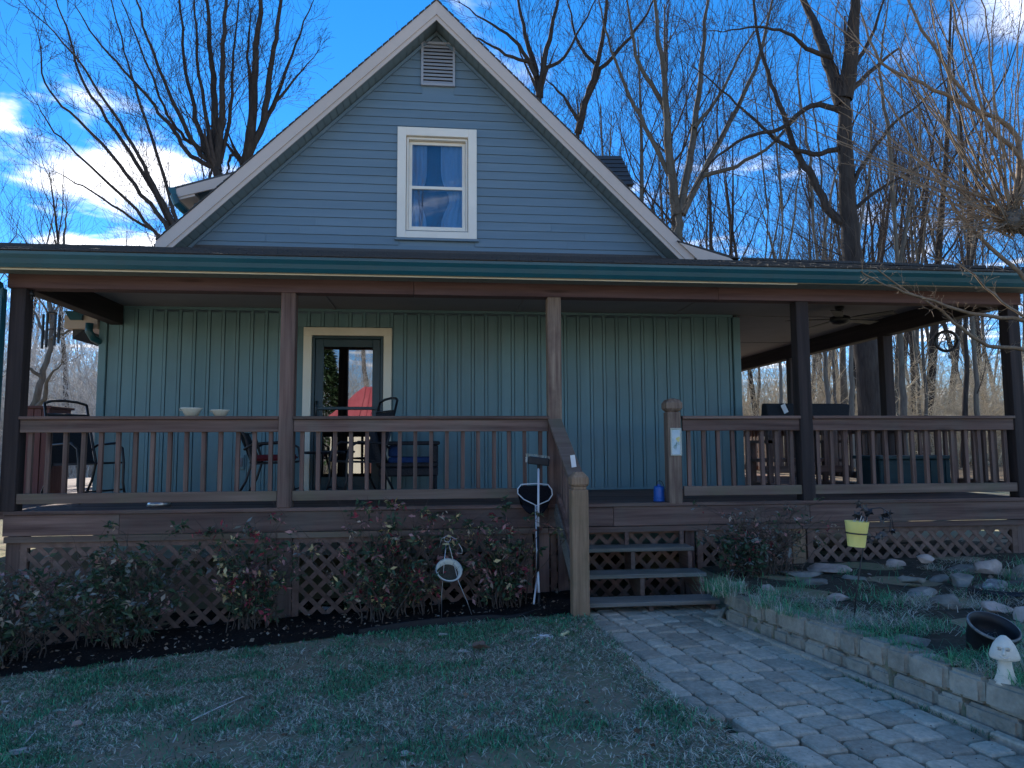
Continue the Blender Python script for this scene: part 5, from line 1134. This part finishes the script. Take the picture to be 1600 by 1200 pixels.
def lawn_blades(N):
    # denser towards the camera
    y = -5.2+5.0*rng.uniform(0, 1, N)**1.25; x = rng.uniform(-6.0, 1.4, N)
    ok = (x < xl(y)-.015) & (y < bed_front(x)-.01+.03*np.sin(x*23)) & (np.abs(x-CAM[0]) < (y-CAM[1])*.95+.8)
    x, y = x[ok], y[ok]
    g = .30*vnoise(x+50, y+50, 1.5, 3)+.34*vnoise(x+50, y+50, 3.9, 4)+.22*vnoise(x+50, y+50, 9.5, 5)+.14*vnoise(x*1.3+50, y+50, 22, 6)
    bare = .35*vnoise(x+50, y+50, 1.25, 8)+.4*vnoise(x+50, y+50, 3.4, 9)+.25*vnoise(x+50, y+50, 9, 10)
    g = g + .07*np.exp(-((y-bed_front(x)+.35)/.45)**2)*np.clip((x+3)/1.5, 0, 1)
    keep = rng.uniform(0, 1, len(x)) < np.clip((.70-bare)/.10, .22, 1)
    x, y, g = x[keep], y[keep], g[keep]; n = len(x)
    green = rng.uniform(0, 1, n) < np.clip((g-.42)/.17, .18, .85)
    cols = np.where(green[:, None], GREEN[rng.integers(0, 4, n)], STRAW[rng.integers(0, 4, n)])*rng.choice([.25, .55, .9, 1.15, 1.4], (n, 1))
    big = rng.uniform(0, 1, n) < .06
    L = np.where(green, rng.uniform(.02, .05, n), rng.uniform(.02, .06, n))*np.where(big, 1.6, 1); lean = np.where(green, rng.uniform(.5, .95, n), rng.uniform(.90, .999, n))
    zz = gh(x, y)+rng.uniform(0, .012, n)
    return blades(x, y, zz, L, rng.uniform(.0014, .0032, n)*np.where(big, 1.2, 1), lean, cols)
V, F, cc = lawn_blades(300000)
o = np_mesh('grass', V, F, blade_a, None, (-1.5, -3, 0), False, cc); tag(o, 'matted straw coloured and green winter grass on the lawn', 'grass', None, 'stuff')
# grass and straw in the garden bed
N = 46000; y = rng.uniform(-4.9, -.3, N); x = xr(y)+.1+rng.uniform(0, 1, N)**1.3*3.6
dn = .5*vnoise(x+20, y+20, 1.7, 21)+.5*vnoise(x+20, y+20, 4.5, 22)
near = np.exp(-((x-xr(y)-.45)/.45)**2)
k = rng.uniform(0, 1, N) < np.clip((dn-.48)/.2+near*.40-(y > -1.6)*.55, 0.02, 1)
x, y = x[k], y[k]; n = len(x); gr = rng.uniform(0, 1, n) < np.clip((vnoise(x+30, y+30, 2.6, 23)-.35)/.3, .1, .8)
V, F, cc = blades(x, y, gsoil(x, y)+rng.uniform(0, .012, n), rng.uniform(.05, .15, n), rng.uniform(.0012, .0026, n), np.where(gr, rng.uniform(.5, .95, n), rng.uniform(.86, .997, n)), np.where(gr[:, None], GREEN[rng.integers(0, 4, n)]*1.15, STRAW[rng.integers(0, 4, n)])*rng.uniform(.7, 1.2, (n, 1)))
# arching tufts along the top of the wall
TX, TY = [], []
tufts = [(1.62, -1.15, 1), (1.70, -1.05, 1), (1.60, -1.35, 1), (1.80, -1.25, .9), (1.95, -1.5, .8), (1.85, -2.0, .6), (2.05, -2.2, .6), (1.78, -1.75, .9), (2.6, -3.3, .8), (2.75, -3.0, .8), (2.45, -3.45, .6), (4.4, -1.2, .9)]
tv, tf, tcol = [V], [F], [cc]; off = len(V)
for tx, ty, s in tufts:
    n = 130; gx_, gy_ = tx+rng.normal(0, .05, n), ty+rng.normal(0, .05, n)
    gs = rng.uniform(0, 1, n) < .55
    v_, f_, c_ = blades(gx_, gy_, gsoil(gx_, gy_), rng.uniform(.09, .24, n)*s, rng.uniform(.0014, .0026, n), rng.uniform(.45, .97, n), np.where(gs[:, None], GREEN[rng.integers(0, 4, n)]*1.2, STRAW[rng.integers(0, 4, n)])*rng.uniform(.7, 1.2, (n, 1)))
    tv.append(v_); tf.append(f_+off); tcol.append(c_); off += len(v_)
o = np_mesh('grass', np.concatenate(tv), np.concatenate(tf), blade_a, None, (2.6, -2, .4), False, np.concatenate(tcol)); tag(o, 'dry straw and grass tufts in the garden bed behind the wall', 'grass', None, 'stuff')
N = 5200; y = -4.8+4.1*rng.uniform(0, 1, N); e = rng.uniform(0, 1, N); x = np.where(e < .45, xl(y)+rng.normal(0, .028, N), np.where(e < .75, xr(y)-.035+rng.normal(0, .014, N), xl(y)+(xr(y)-xl(y))*rng.uniform(0, 1, N)))
wv = vnoise(x+40, y+40, 3.1, 31); k = (wv > .42); x, y, e = x[k], y[k], e[k]; n = len(x); gs = rng.uniform(0, 1, n) < .55
V, F, cc = blades(x, y, np.full(n, PZ-.012), np.where(e < .75, rng.uniform(.02, .055, n), rng.uniform(.010, .020, n)), rng.uniform(.0012, .0024, n), rng.uniform(.4, .98, n), np.where(gs[:, None], GREEN[rng.integers(0, 4, n)]*.8, STRAW[rng.integers(0, 4, n)]*.8)*rng.uniform(.6, 1.2, (n, 1)))
o = np_mesh('grass', V, F, blade_a, None, (1.2, -2.5, .2), False, cc); tag(o, 'thin weeds and moss along the paver joints and path edges', 'grass', None, 'stuff')
# dead leaves and twig litter: on mulch, on lawn edge, garden bed
def litter(name, label, X, Y, Z, size, cols, org):
    n = len(X); C = np.stack([X, Y, Z], 1); D = rng.normal(0, 1, (n, 3)); D[:, 2] *= .25; D /= np.linalg.norm(D, axis=1, keepdims=True)
    V, F, c = leaves(C, D, size, size*rng.uniform(.06, .42, n), cols); o = np_mesh(name, V, F, litter_a, None, org, False, c); return tag(o, label, 'litter', None, 'stuff')
LC = np.array([(.20, .13, .085), (.30, .22, .16), (.12, .08, .055), (.36, .31, .25), (.22, .17, .14)])
N = 1100; X = rng.uniform(-5.4, .5, N); bf = bed_front(X); Y = bf+.02+(rng.uniform(0, 1, N)**1.2)*(.55-bf); litter('leaf_litter', 'fallen leaves and twig bits scattered on the dark mulch', X, Y, gh(X, Y)+.045+rng.uniform(0, .02, N), rng.uniform(.012, .05, N), LC[rng.integers(0, 5, N)]*rng.uniform(.5, 1.2, (N, 1)), (-2, -.3, 0))
N = 1500; X = rng.uniform(-4, .7, N); Y = rng.uniform(-5, -.8, N); ok = (X < xl(Y)) & (Y < bed_front(X)); X, Y = X[ok], Y[ok]; N = len(X); litter('lawn_litter', 'small dead leaf scraps scattered over the lawn', X, Y, gh(X, Y)+.022+rng.uniform(0, .015, N), rng.uniform(.008, .040, N), LC[rng.integers(0, 5, N)]*rng.uniform(.6, 1.3, (N, 1)), (-1, -3, 0))
N = 900; Y = rng.uniform(-4, 1, N); X = xr(Y)+.2+rng.uniform(0, 1, N)*4; litter('bed_litter', 'dead leaves and bark bits on the garden bed soil', X, Y, gsoil(X, Y)+.012+rng.uniform(0, .012, N), rng.uniform(.01, .05, N), LC[rng.integers(0, 5, N)]*rng.uniform(.5, 1.2, (N, 1)), (3, -1, .4))

PX, PY = rng.uniform(0, 1, 260), rng.uniform(-4.6, -.9, 260); PXX = xl(PY)+.05+(xr(PY)-xl(PY)-.1)*PX
litter('path_litter', 'tiny leaf crumbs scattered on the paver path', PXX, PY, np.full(260, PZ+.010), rng.uniform(.005, .018, 260), LC[rng.integers(0, 5, 260)], (1.2, -2.5, .2))

# ------------------------------------------------------------------ trees
def grow(out, p0, d0, length, r0, level, maxl, nseg=5, wob=.11, up=.10, cpl=(4, 7), ang=(.45, 1.0), lr=(.38, .68), rmin=.0025):
    n = nseg+1; P = np.empty((n, 3)); P[0] = p0; d = unit(np.asarray(d0, float)); ds = [d]
    for k in range(1, n):
        d = unit(d+rng.normal(0, wob, 3)+np.array([0, 0, up])); P[k] = P[k-1]+d*length/nseg; ds.append(d)
    r = np.maximum(r0*np.linspace(1, .3 if level else .35, n), rmin); out.append((P, r, level))
    if level >= maxl: return
    spawn(out, P, r, ds, length, level, maxl, cpl, ang, lr, wob, up, rmin)
def spawn(out, P, r, ds, length, level, maxl, cpl, ang, lr, wob, up, rmin, tmin=.22, bias=None):
    n = len(P); nc = rng.integers(cpl[0], cpl[1]+1)
    for c in range(nc):
        t = tmin+(1-tmin)*(c+rng.uniform(0, 1))/nc; t = min(t, .98); f = t*(n-1); j = min(int(f), n-2); q = P[j]+(P[j+1]-P[j])*(f-j); ax = unit(P[j+1]-P[j])
        perp = np.cross(ax, rng.normal(0, 1, 3)); perp = unit(perp)
        if bias is not None: perp = unit(perp+bias)
        a = rng.uniform(*ang); d = ax*math.cos(a)+perp*math.sin(a)
        ln = length*rng.uniform(*lr)*(1.15-.55*t); rr_ = max(min((r[j]*(1-(f-j))+r[j+1]*(f-j))*rng.uniform(.42, .62), ln*.0085), rmin)
        grow(out, q, d, ln, rr_, level+1, maxl, 4 if level >= 1 else 6, wob*1.15, up, ((4, 6), (2, 4), (2, 3))[min(level, 2)], ang, lr, rmin)
def tree_obj(out, label, base, m_trunk, m_twig, group, name='tree', tl=1, tsides=9):
    t = thing(name, label, 'tree', tuple(base), group)
    a = [(P, r) for P, r, l in out if l < tl]; 
    V, F = tubes(a, tsides); np_mesh('trunk', V, F, m_trunk, t, tuple(base), True)
    mid = [(P, r) for P, r, l in out if l >= tl and r[0] > .02]; fine = [(P, r) for P, r, l in out if l >= tl and r[0] <= .02]
    Vs, Fs = [], []; off = 0
    for lst, sd in ((mid, 5), (fine, 3)):
        if lst: V, F = tubes(lst, sd); Vs.append(V); Fs.append(F+off); off += len(V)
    if Vs: np_mesh('crown', np.concatenate(Vs), np.concatenate(Fs), m_twig, t, tuple(base), True)
    return t
def hero(label, y0, limbs, m_trunk=bark_dark, m_twig=twig_m, group='bare trees close behind the house', spread=1.5, cpl=(8, 11), maxl=3, lscale=.34, base=None, up=.08, rmin=.0045, lmax=None, ang=(.35, .85), tl=1):
    out = []; 
    for li, (r0, r1, pts) in enumerate(limbs):
        dy = 0 if li == 0 else rng.uniform(-spread, spread)
        n = len(pts); Q = [A(u, v, y0+dy*(k/(n-1))**1.0) for k, (u, v) in enumerate(pts)]; Q = np.array(catm(Q, 4)); Q[1:-1] += rng.normal(0, .013, (len(Q)-2, 3))*(y0+7)/14
        d = (y0+7.2)/FPX; rad = np.linspace(r0*d, r1*d*.55, len(Q)); L = np.linalg.norm(np.diff(Q, axis=0), axis=1).sum()
        rad = rad*.88; out.append((Q, rad, 0)); ds = None
        for _ in range(3): grow(out, Q[-1], unit(Q[-1]-Q[-3])+rng.normal(0, .25, 3), min(2.2, L*.3), rad[-1]*.8, 1, maxl, 6, .1, up, (3, 5), ang, (.38, .68), rmin); rad = rad*.86
        ln = L*lscale if lmax is None else min(L*lscale, lmax)
        k = max(1, L/3.2)
        spawn(out, Q, rad*.8, ds, ln, 0, maxl, (int(cpl[0]*k*.7), int(cpl[1]*k*.7)), ang, (.5, 1.15), .09, up, rmin, tmin=.12 if li else .3)
    b = out[0][0][0] if base is None else base
    return tree_obj(out, label, b, m_trunk, m_twig, group, tl=tl)
def down(u, v, y): # ground point under a pixel
    P = A(u, v, y); return P
# left big double tree behind the roof
hero('big multi stemmed bare tree rising behind the left roof slope', 15, [
    (17, 13, [(372, 470), (355, 330), (338, 265)]), (8, 4, [(340, 268), (336, 200), (333, 120), (326, 50), (322, -60)]), (6.5, 3, [(340, 262), (345, 180), (348, 90), (352, 10), (358, -70)]),
    (5.5, 2.5, [(338, 262), (316, 215), (298, 150), (286, 70), (278, -40)]), (5, 2, [(336, 262), (308, 232), (280, 180), (255, 120), (225, 40), (200, -40)]), (4.5, 1.5, [(335, 262), (300, 244), (272, 205), (240, 165), (195, 110), (150, 60), (118, 10)]),
    (4.5, 2, [(342, 262), (326, 200), (312, 120), (305, 40), (300, -50)]), (4, 1.5, [(344, 255), (360, 170), (366, 80), (376, -20)]), (4, 1.5, [(337, 262), (318, 235), (290, 215), (262, 180), (238, 120), (215, 60), (180, -20)])], cpl=(6, 8))
hero('twin stemmed bare tree beside the left rake board', 16, [
    (14, 11, [(392, 420), (388, 300), (380, 255)]), (9, 5, [(382, 258), (394, 190), (398, 110), (404, 40), (414, -50)]), (7, 4, [(384, 255), (412, 190), (422, 110), (434, 40), (446, -50)]), (5, 2, [(382, 250), (392, 170), (388, 90), (392, 20)]), (4, 1.6, [(410, 200), (440, 130), (462, 70), (490, 0)]), (4, 1.4, [(378, 258), (364, 240), (356, 262), (350, 280)]), (4, 1.4, [(412, 195), (432, 160), (455, 130), (490, 90)])], cpl=(5, 7))
hero('fan of slender arching stems left of the dormer', 13, [
    (5, 2, [(300, 430), (268, 345), (240, 290), (205, 225), (165, 160), (120, 90), (75, 40)]), (5, 2, [(300, 430), (262, 340), (225, 270), (180, 205), (130, 130), (110, 60), (85, -10)]), (4.5, 1.8, [(300, 430), (255, 350), (210, 290), (160, 225), (110, 175), (70, 130), (62, 65)]), (4, 1.6, [(300, 430), (272, 330), (245, 240), (215, 150), (195, 80), (170, -20)]), (3.6, 1.4, [(300, 430), (240, 360), (185, 300), (130, 250), (85, 205), (60, 165)]), (3.6, 1.2, [(300, 430), (250, 370), (190, 330), (130, 290), (90, 270)])], cpl=(5, 7), lscale=.16)
# right side behind the roof
hero('forked bare tree behind the upper right rake', 15, [
    (11, 8, [(820, 420), (838, 250), (843, 150)]), (7, 3, [(843, 150), (832, 90), (818, 40), (806, -50)]), (7, 3, [(843, 152), (852, 90), (866, 30), (880, -60)]), (4.5, 1.6, [(838, 120), (810, 70), (770, 40), (720, 5)]), (4, 1.4, [(846, 110), (880, 90), (910, 40), (940, -20)]), (3.6, 1.3, [(832, 100), (790, 85), (750, 60), (715, 60)])], cpl=(6, 9))
hero('leaning single stemmed bare tree over the right rake', 17, [
    (9, 7, [(890, 420), (897, 300), (903, 205)]), (7, 3.5, [(903, 208), (918, 150), (935, 95), (945, 30), (950, -60)]), (5, 2, [(912, 165), (940, 110), (975, 70), (1010, 20), (1040, -40)]), (4, 1.4, [(905, 190), (880, 150), (850, 120)]), (3.6, 1.2, [(930, 100), (905, 70), (890, 20), (880, -30)])], cpl=(6, 9))
hero('multi stemmed grey trunked tree right of the gable', 14, [
    (13, 10, [(1058, 470), (1060, 380), (1062, 330)]), (9, 4, [(1058, 335), (1046, 240), (1040, 150), (1030, 60), (1018, -50)]), (8, 4, [(1062, 330), (1080, 240), (1092, 150), (1100, 60), (1112, -50)]), (7, 3, [(1066, 335), (1098, 270), (1140, 190), (1180, 110), (1200, 30), (1215, -50)]), (5, 1.8, [(1050, 280), (1010, 200), (975, 130), (950, 60), (930, -30)]), (5, 1.8, [(1040, 170), (1000, 100), (985, 40), (975, -40)]), (4.5, 1.6, [(1098, 275), (1150, 260), (1210, 220), (1260, 170), (1300, 150)]), (4, 1.4, [(1085, 200), (1130, 140), (1165, 70), (1210, 10)])], m_trunk=bark_grey, cpl=(6, 9))
hero('massive dark oak with upright fork behind the right porch roof', 11, [
    (27, 18, [(1364, 720), (1362, 640), (1348, 520), (1332, 410), (1324, 300), (1320, 190), (1318, 150)]), (17, 10, [(1318, 155), (1330, 80), (1336, 10), (1340, -70)]), (14, 8, [(1316, 165), (1298, 110), (1280, 55), (1262, 15), (1230, -50)]),
    (9, 4, [(1330, 355), (1300, 335), (1270, 280), (1245, 240), (1225, 180), (1205, 130), (1185, 60), (1175, -30)]), (6, 2, [(1316, 175), (1270, 165), (1220, 200), (1165, 215), (1110, 255), (1080, 300)]), (5.5, 2, [(1318, 230), (1270, 240), (1225, 225), (1180, 190), (1140, 150), (1090, 110)]), (5, 1.8, [(1300, 90), (1260, 75), (1230, 50), (1180, 42), (1130, 50)]), (5, 2, [(1334, 105), (1355, 70), (1375, 20), (1395, -40)]), (4.5, 1.6, [(1326, 300), (1360, 240), (1400, 190), (1450, 150), (1510, 90)]), (4.5, 1.6, [(1328, 330), (1370, 300), (1420, 270), (1480, 240)])], cpl=(6, 8), maxl=3, lscale=.26)
# woods: variants copied
def wood_tree(h, r, seed, lean=.05, crown=.35, dens=(10, 14)):
    out = []; n = 9; P = np.zeros((n, 3)); d = unit(np.array([rng.normal(0, lean), rng.normal(0, lean), 1]))
    for k in range(1, n): d = unit(d+rng.normal(0, .05, 3)+np.array([0, 0, .05])); P[k] = P[k-1]+d*h/(n-1)
    rad = r*np.linspace(1, .12, n)**.9; out.append((P, rad, 0))
    spawn(out, P, rad, None, h*.34, 0, 3, dens, (.4, .85), (.5, 1.1), .10, .12, .006, tmin=crown); return out
variants = []
for i, (h, r, cr) in enumerate(((17, .17, .30), (20, .2, .38), (14, .12, .25), (22, .24, .42), (11, .08, .15), (18, .14, .3))):
    out = wood_tree(h, r, i, crown=cr); variants.append(out)
NB = 'bare trees of the woods beyond the house'
protos = {}
def place_wood(vi, x, y, s, rz_, label, m_t, m_c, group):
    key = (vi, m_t.name)
    if key not in protos: t = tree_obj(variants[vi], label, (0, 0, 0), m_t, m_c, group, tsides=7); protos[key] = t
    else:
        p = protos[key]; t = p.copy(); link(t); WL[t] = Vector((0, 0, 0)); t['label'] = label; t['group'] = group
        for ch in list(p.children):
            c = ch.copy(); link(c); c.parent = t
    t.location = (x, y, gz(x, y)-.05); t.rotation_euler = (0, 0, rz_); t.scale = (s, s, s)
rW = np.random.default_rng(11)
def wood_label(u, y, vi, grey):
    size = ('tall', 'tall', 'middling', 'very tall', 'slim young', 'stout')[vi]; bk = 'grey' if grey else 'dark'
    where = 'past the left post' if u < 40 else 'above the left porch roof' if u < 200 else 'left of the dormer' if u < 340 else 'between the gable and the great oak' if u < 1290 else 'right of the great oak' if u < 1480 else 'behind the pollarded tree'
    return '%s %s tree %s, %s in the woods' % (size, bk, where, 'in front' if y < 27 else 'midway' if y < 40 else 'far back')
for i in range(112):
    y = 20+rW.uniform(0, 1)**1.2*34; u = rW.uniform(-120, 330) if i < 24 else rW.uniform(960, 1750)
    x = A(u, 690, y)[0]
    left = i < 24
    vi_ = int(rW.integers(0, 6))
    place_wood(vi_, x, y, rW.uniform(.75, 1.1) if not left else rW.uniform(.55, .85), rW.uniform(0, 6.28), wood_label(u, y, vi_, i % 3 != 0), bark_grey if i % 3 else bark_dark, twig_m, NB+(' on the left' if left else ' on the right'))
GN = ['bare crown just left of the gable peak behind the roof', 'bare crown just right of the gable peak behind the roof', 'bare crown above the upper third of the right rake', 'bare crown above the middle of the right rake', 'bare crown above the right dormer', 'bare crown above the middle of the left rake']
for u, y, vi, s in ((560, 30, 1, .9), (620, 34, 3, .9), (760, 28, 0, 1.0), (830, 36, 3, 1), (930, 26, 5, 1), (480, 38, 3, .9)):
    place_wood(vi, A(u, 690, y)[0], y, s, u, GN.pop(0), bark_grey, twig_m, 'bare trees behind the gable')
# trunks seen through the right porch opening
for u, y, w, lab, mt in ((1288, 17, 5.5, 'pale tan trunk seen through the porch left of the dark oak', bark_grey), (1302, 21, 3.5, 'thin trunk close behind the pale tan trunk', bark_grey), (1330, 16, 6, 'leaning pale trunk touching the dark oak', bark_grey), (1408, 18, 8, 'curved trunk just right of the inner porch post', bark_grey), (1443, 20, 4, 'straight slim trunk left of the hanging wheel', bark_grey), (1509, 17, 6, 'first of the paired trunks right of the hanging wheel', bark_dark), (1523, 18, 5.5, 'second of the paired trunks right of the hanging wheel', bark_grey), (1220, 15, 4, 'slim trunk between the bench and the front post', bark_grey), (1187, 24, 3, 'thin young trunk above the bench end', bark_grey)):
    ln = rW.uniform(-16, 16)
    hero(lab, y, [(w*1.0, w*.75, [(u+ln*.6, 730), (u+ln*.3, 640), (u, 560), (u-ln*.5, 450), (u-ln*1.2, 330)]), (w*.6, w*.25, [(u-ln*.5, 450), (u+20-ln, 330), (u+30, 220), (u+25, 100)]), (w*.6, w*.25, [(u-ln*1.2, 330), (u-10-ln, 220), (u-25-ln, 110), (u-20, 0)])], m_trunk=mt, group='trunks seen through the right porch opening', cpl=(4, 6), maxl=2, lscale=.22)
# leaning tree seen through the left opening
hero('pale leaning forked tree seen through the left porch opening', 12, [(7, 5, [(20, 700), (50, 640), (66, 590), (78, 545), (80, 500)]), (4, 2, [(80, 505), (78, 440), (100, 380), (105, 330)]), (4.5, 2, [(48, 650), (72, 615), (76, 590), (95, 570)]), (3.5, 1.5, [(66, 590), (40, 575), (15, 580)]), (3, 1.4, [(78, 540), (60, 500), (40, 470), (0, 420)]), (3, 1.2, [(78, 530), (110, 515), (150, 490)])], m_trunk=bark_grey, m_twig=bark_grey, cpl=(4, 6), maxl=2, lscale=.2, group=None)
# brush thickets
def thicket(label, x0, x1, y0, y1, n, hmin, hmax, m, dens_top=.6):
    br = []
    for i in range(n):
        x, y = rng.uniform(x0, x1), rng.uniform(y0, y1); z = gz(x, y); h = rng.uniform(hmin, hmax); d = unit(np.array([rng.normal(0, .35), rng.normal(0, .35), 1])); k = 6; P = np.empty((k, 3)); P[0] = (x, y, z-.05)
        for j in range(1, k): d = unit(d+rng.normal(0, .22, 3)+np.array([0, 0, -.05])); P[j] = P[j-1]+d*h/(k-1)
        r = rng.uniform(.006, .022); br.append((P, np.linspace(r, r*.3, k)))
        for c in range(rng.integers(4, 8)):
            j = rng.integers(1, k-1); dd = unit(d*.5+rng.normal(0, .7, 3)); l = h*rng.uniform(.15, .45); Q = np.empty((4, 3)); Q[0] = P[j]
            for e in range(1, 4): dd = unit(dd+rng.normal(0, .3, 3)); Q[e] = Q[e-1]+dd*l/3
            br.append((Q, np.linspace(r*.5, r*.18, 4)))
    V, F = tubes(br, 3); o = np_mesh('undergrowth', V, F, m, None, ((x0+x1)/2, (y0+y1)/2, 0), True); return tag(o, label, 'brush', None, 'stuff')
xa, xb = A(-60, 690, 24)[0], A(230, 690, 24)[0]
thicket('pale grey tangle of brush seen through the left porch opening', xa-4, xb+2, 19, 34, 3200, 3, 10, brush_gm)
xa, xb = A(1140, 690, 26)[0], A(1640, 690, 26)[0]
thicket('tan tangle of dry brush beyond the right porch opening', xa-2, xb+6, 21, 36, 6200, 2.0, 7.2, brush_m)
# foreground pollarded tree reaching over the gutter from the right
out = []; yk = -1.15; base = np.array([5.05, -1.1, float(gsoil(5.05, -1.1))]); knob = A(1582, 345, yk)
Q = np.array(catm([base-np.array([0, 0, .1]), base+np.array([-.02, 0, 1.2]), base+np.array([.0, .05, 2.3]), np.array([knob[0]+.25, yk, knob[2]-.25]), knob], 4)); out.append((Q, np.linspace(.085, .05, len(Q)), 0))
def limb(r0, r1, pts, dy=0, nch=10, ln=.5, lev=1, mx=2):
    n = len(pts); ctl = [A(u, v, yk+dy*k/(n-1)) for k, (u, v) in enumerate(pts)]
    if pts[0][0] > 1640: ctl[0] = Q[int(np.argmin(np.abs(Q[:, 2]-ctl[0][2])))]       # spring from the trunk
    Qp = np.array(catm(ctl, 4)); Qp[1:-1] += rng.normal(0, .006, (len(Qp)-2, 3)); d = 6.6/FPX; rad = np.linspace(r0*d, r1*d, len(Qp)); out.append((Qp, rad, lev))
    spawn(out, Qp, rad, None, ln, lev, lev+mx, (nch, nch+3), (.45, 1.1), (.35, 1.0), .16, .05, .0016, tmin=.15)
limb(4, 1, [(1690, 520), (1600, 500), (1520, 490), (1440, 465), (1385, 445), (1345, 424)], -.3, 26, .22)
limb(4, 1, [(1690, 560), (1600, 546), (1545, 540), (1500, 510), (1470, 485), (1420, 455), (1370, 420)], -.1, 26, .22)
limb(3, .8, [(1650, 520), (1590, 490), (1540, 450), (1500, 415), (1440, 400)], -.5, 18, .25)
limb(4, 1.2, [(1660, 460), (1590, 425), (1540, 380), (1495, 330), (1450, 255), (1400, 180), (1365, 120)], .3, 20, .5)
limb(5, 1.4, [(1700, 260), (1590, 215), (1510, 165), (1440, 130), (1375, 95), (1345, 20)], .2, 20, .6)
limb(4.5, 1.3, [(1700, 330), (1600, 262), (1540, 190), (1470, 95), (1420, 0), (1390, -60)], -.2, 22, .6)
for i in range(58):
    g = rng.uniform(math.pi*.50, math.pi*1.12) if i < 48 else rng.uniform(-.1, math.pi*.5); L = rng.uniform(170, 520) if math.sin(g) > .2 else rng.uniform(60, 170); e = rng.normal(0, .14); pts = [(1578+rng.normal(0, 9), 342+rng.normal(0, 14))]
    for k in range(1, 6): gg = g+e*k*.3; pts.append((pts[-1][0]+math.cos(gg)*L/5, pts[-1][1]-math.sin(gg)*L/5))
    limb(rng.uniform(1.4, 2.4), .6, pts, rng.uniform(-.9, .9), 8, .32, mx=2 if i % 2 else 1)
for i in range(170):
    g = rng.uniform(0, 6.28); p = knob+rng.normal(0, .055, 3)*np.array([1.3, 1, 1.2]); d = unit(rng.normal(0, 1, 3)); grow(out, p, d, rng.uniform(.08, .22), .006, 3, 3, 4, .3, .0)
t = tree_obj(out, 'knobbly pollarded tree whose twigs reach over the right gutter', base, bark_grey, twig_tan, None, name='pollarded_tree')
bm = bmesh.new(); bmesh.ops.create_icosphere(bm, subdivisions=3, radius=.10)
for v in bm.verts: v.co = Vector((v.co.x*1.25, v.co.y, v.co.z*1.05))*(1+.25*math.sin(v.co.x*60)*math.sin(v.co.y*55+1)*math.sin(v.co.z*50)+random.uniform(-.08, .08))
me = bpy.data.meshes.new('knob'); bm.to_mesh(me); bm.free(); me.materials.append(bark_grey); o = bpy.data.objects.new('knob', me); link(o); place(o, knob, t)

# ------------------------------------------------------------------ behind the photographer (seen mirrored in the storm door)
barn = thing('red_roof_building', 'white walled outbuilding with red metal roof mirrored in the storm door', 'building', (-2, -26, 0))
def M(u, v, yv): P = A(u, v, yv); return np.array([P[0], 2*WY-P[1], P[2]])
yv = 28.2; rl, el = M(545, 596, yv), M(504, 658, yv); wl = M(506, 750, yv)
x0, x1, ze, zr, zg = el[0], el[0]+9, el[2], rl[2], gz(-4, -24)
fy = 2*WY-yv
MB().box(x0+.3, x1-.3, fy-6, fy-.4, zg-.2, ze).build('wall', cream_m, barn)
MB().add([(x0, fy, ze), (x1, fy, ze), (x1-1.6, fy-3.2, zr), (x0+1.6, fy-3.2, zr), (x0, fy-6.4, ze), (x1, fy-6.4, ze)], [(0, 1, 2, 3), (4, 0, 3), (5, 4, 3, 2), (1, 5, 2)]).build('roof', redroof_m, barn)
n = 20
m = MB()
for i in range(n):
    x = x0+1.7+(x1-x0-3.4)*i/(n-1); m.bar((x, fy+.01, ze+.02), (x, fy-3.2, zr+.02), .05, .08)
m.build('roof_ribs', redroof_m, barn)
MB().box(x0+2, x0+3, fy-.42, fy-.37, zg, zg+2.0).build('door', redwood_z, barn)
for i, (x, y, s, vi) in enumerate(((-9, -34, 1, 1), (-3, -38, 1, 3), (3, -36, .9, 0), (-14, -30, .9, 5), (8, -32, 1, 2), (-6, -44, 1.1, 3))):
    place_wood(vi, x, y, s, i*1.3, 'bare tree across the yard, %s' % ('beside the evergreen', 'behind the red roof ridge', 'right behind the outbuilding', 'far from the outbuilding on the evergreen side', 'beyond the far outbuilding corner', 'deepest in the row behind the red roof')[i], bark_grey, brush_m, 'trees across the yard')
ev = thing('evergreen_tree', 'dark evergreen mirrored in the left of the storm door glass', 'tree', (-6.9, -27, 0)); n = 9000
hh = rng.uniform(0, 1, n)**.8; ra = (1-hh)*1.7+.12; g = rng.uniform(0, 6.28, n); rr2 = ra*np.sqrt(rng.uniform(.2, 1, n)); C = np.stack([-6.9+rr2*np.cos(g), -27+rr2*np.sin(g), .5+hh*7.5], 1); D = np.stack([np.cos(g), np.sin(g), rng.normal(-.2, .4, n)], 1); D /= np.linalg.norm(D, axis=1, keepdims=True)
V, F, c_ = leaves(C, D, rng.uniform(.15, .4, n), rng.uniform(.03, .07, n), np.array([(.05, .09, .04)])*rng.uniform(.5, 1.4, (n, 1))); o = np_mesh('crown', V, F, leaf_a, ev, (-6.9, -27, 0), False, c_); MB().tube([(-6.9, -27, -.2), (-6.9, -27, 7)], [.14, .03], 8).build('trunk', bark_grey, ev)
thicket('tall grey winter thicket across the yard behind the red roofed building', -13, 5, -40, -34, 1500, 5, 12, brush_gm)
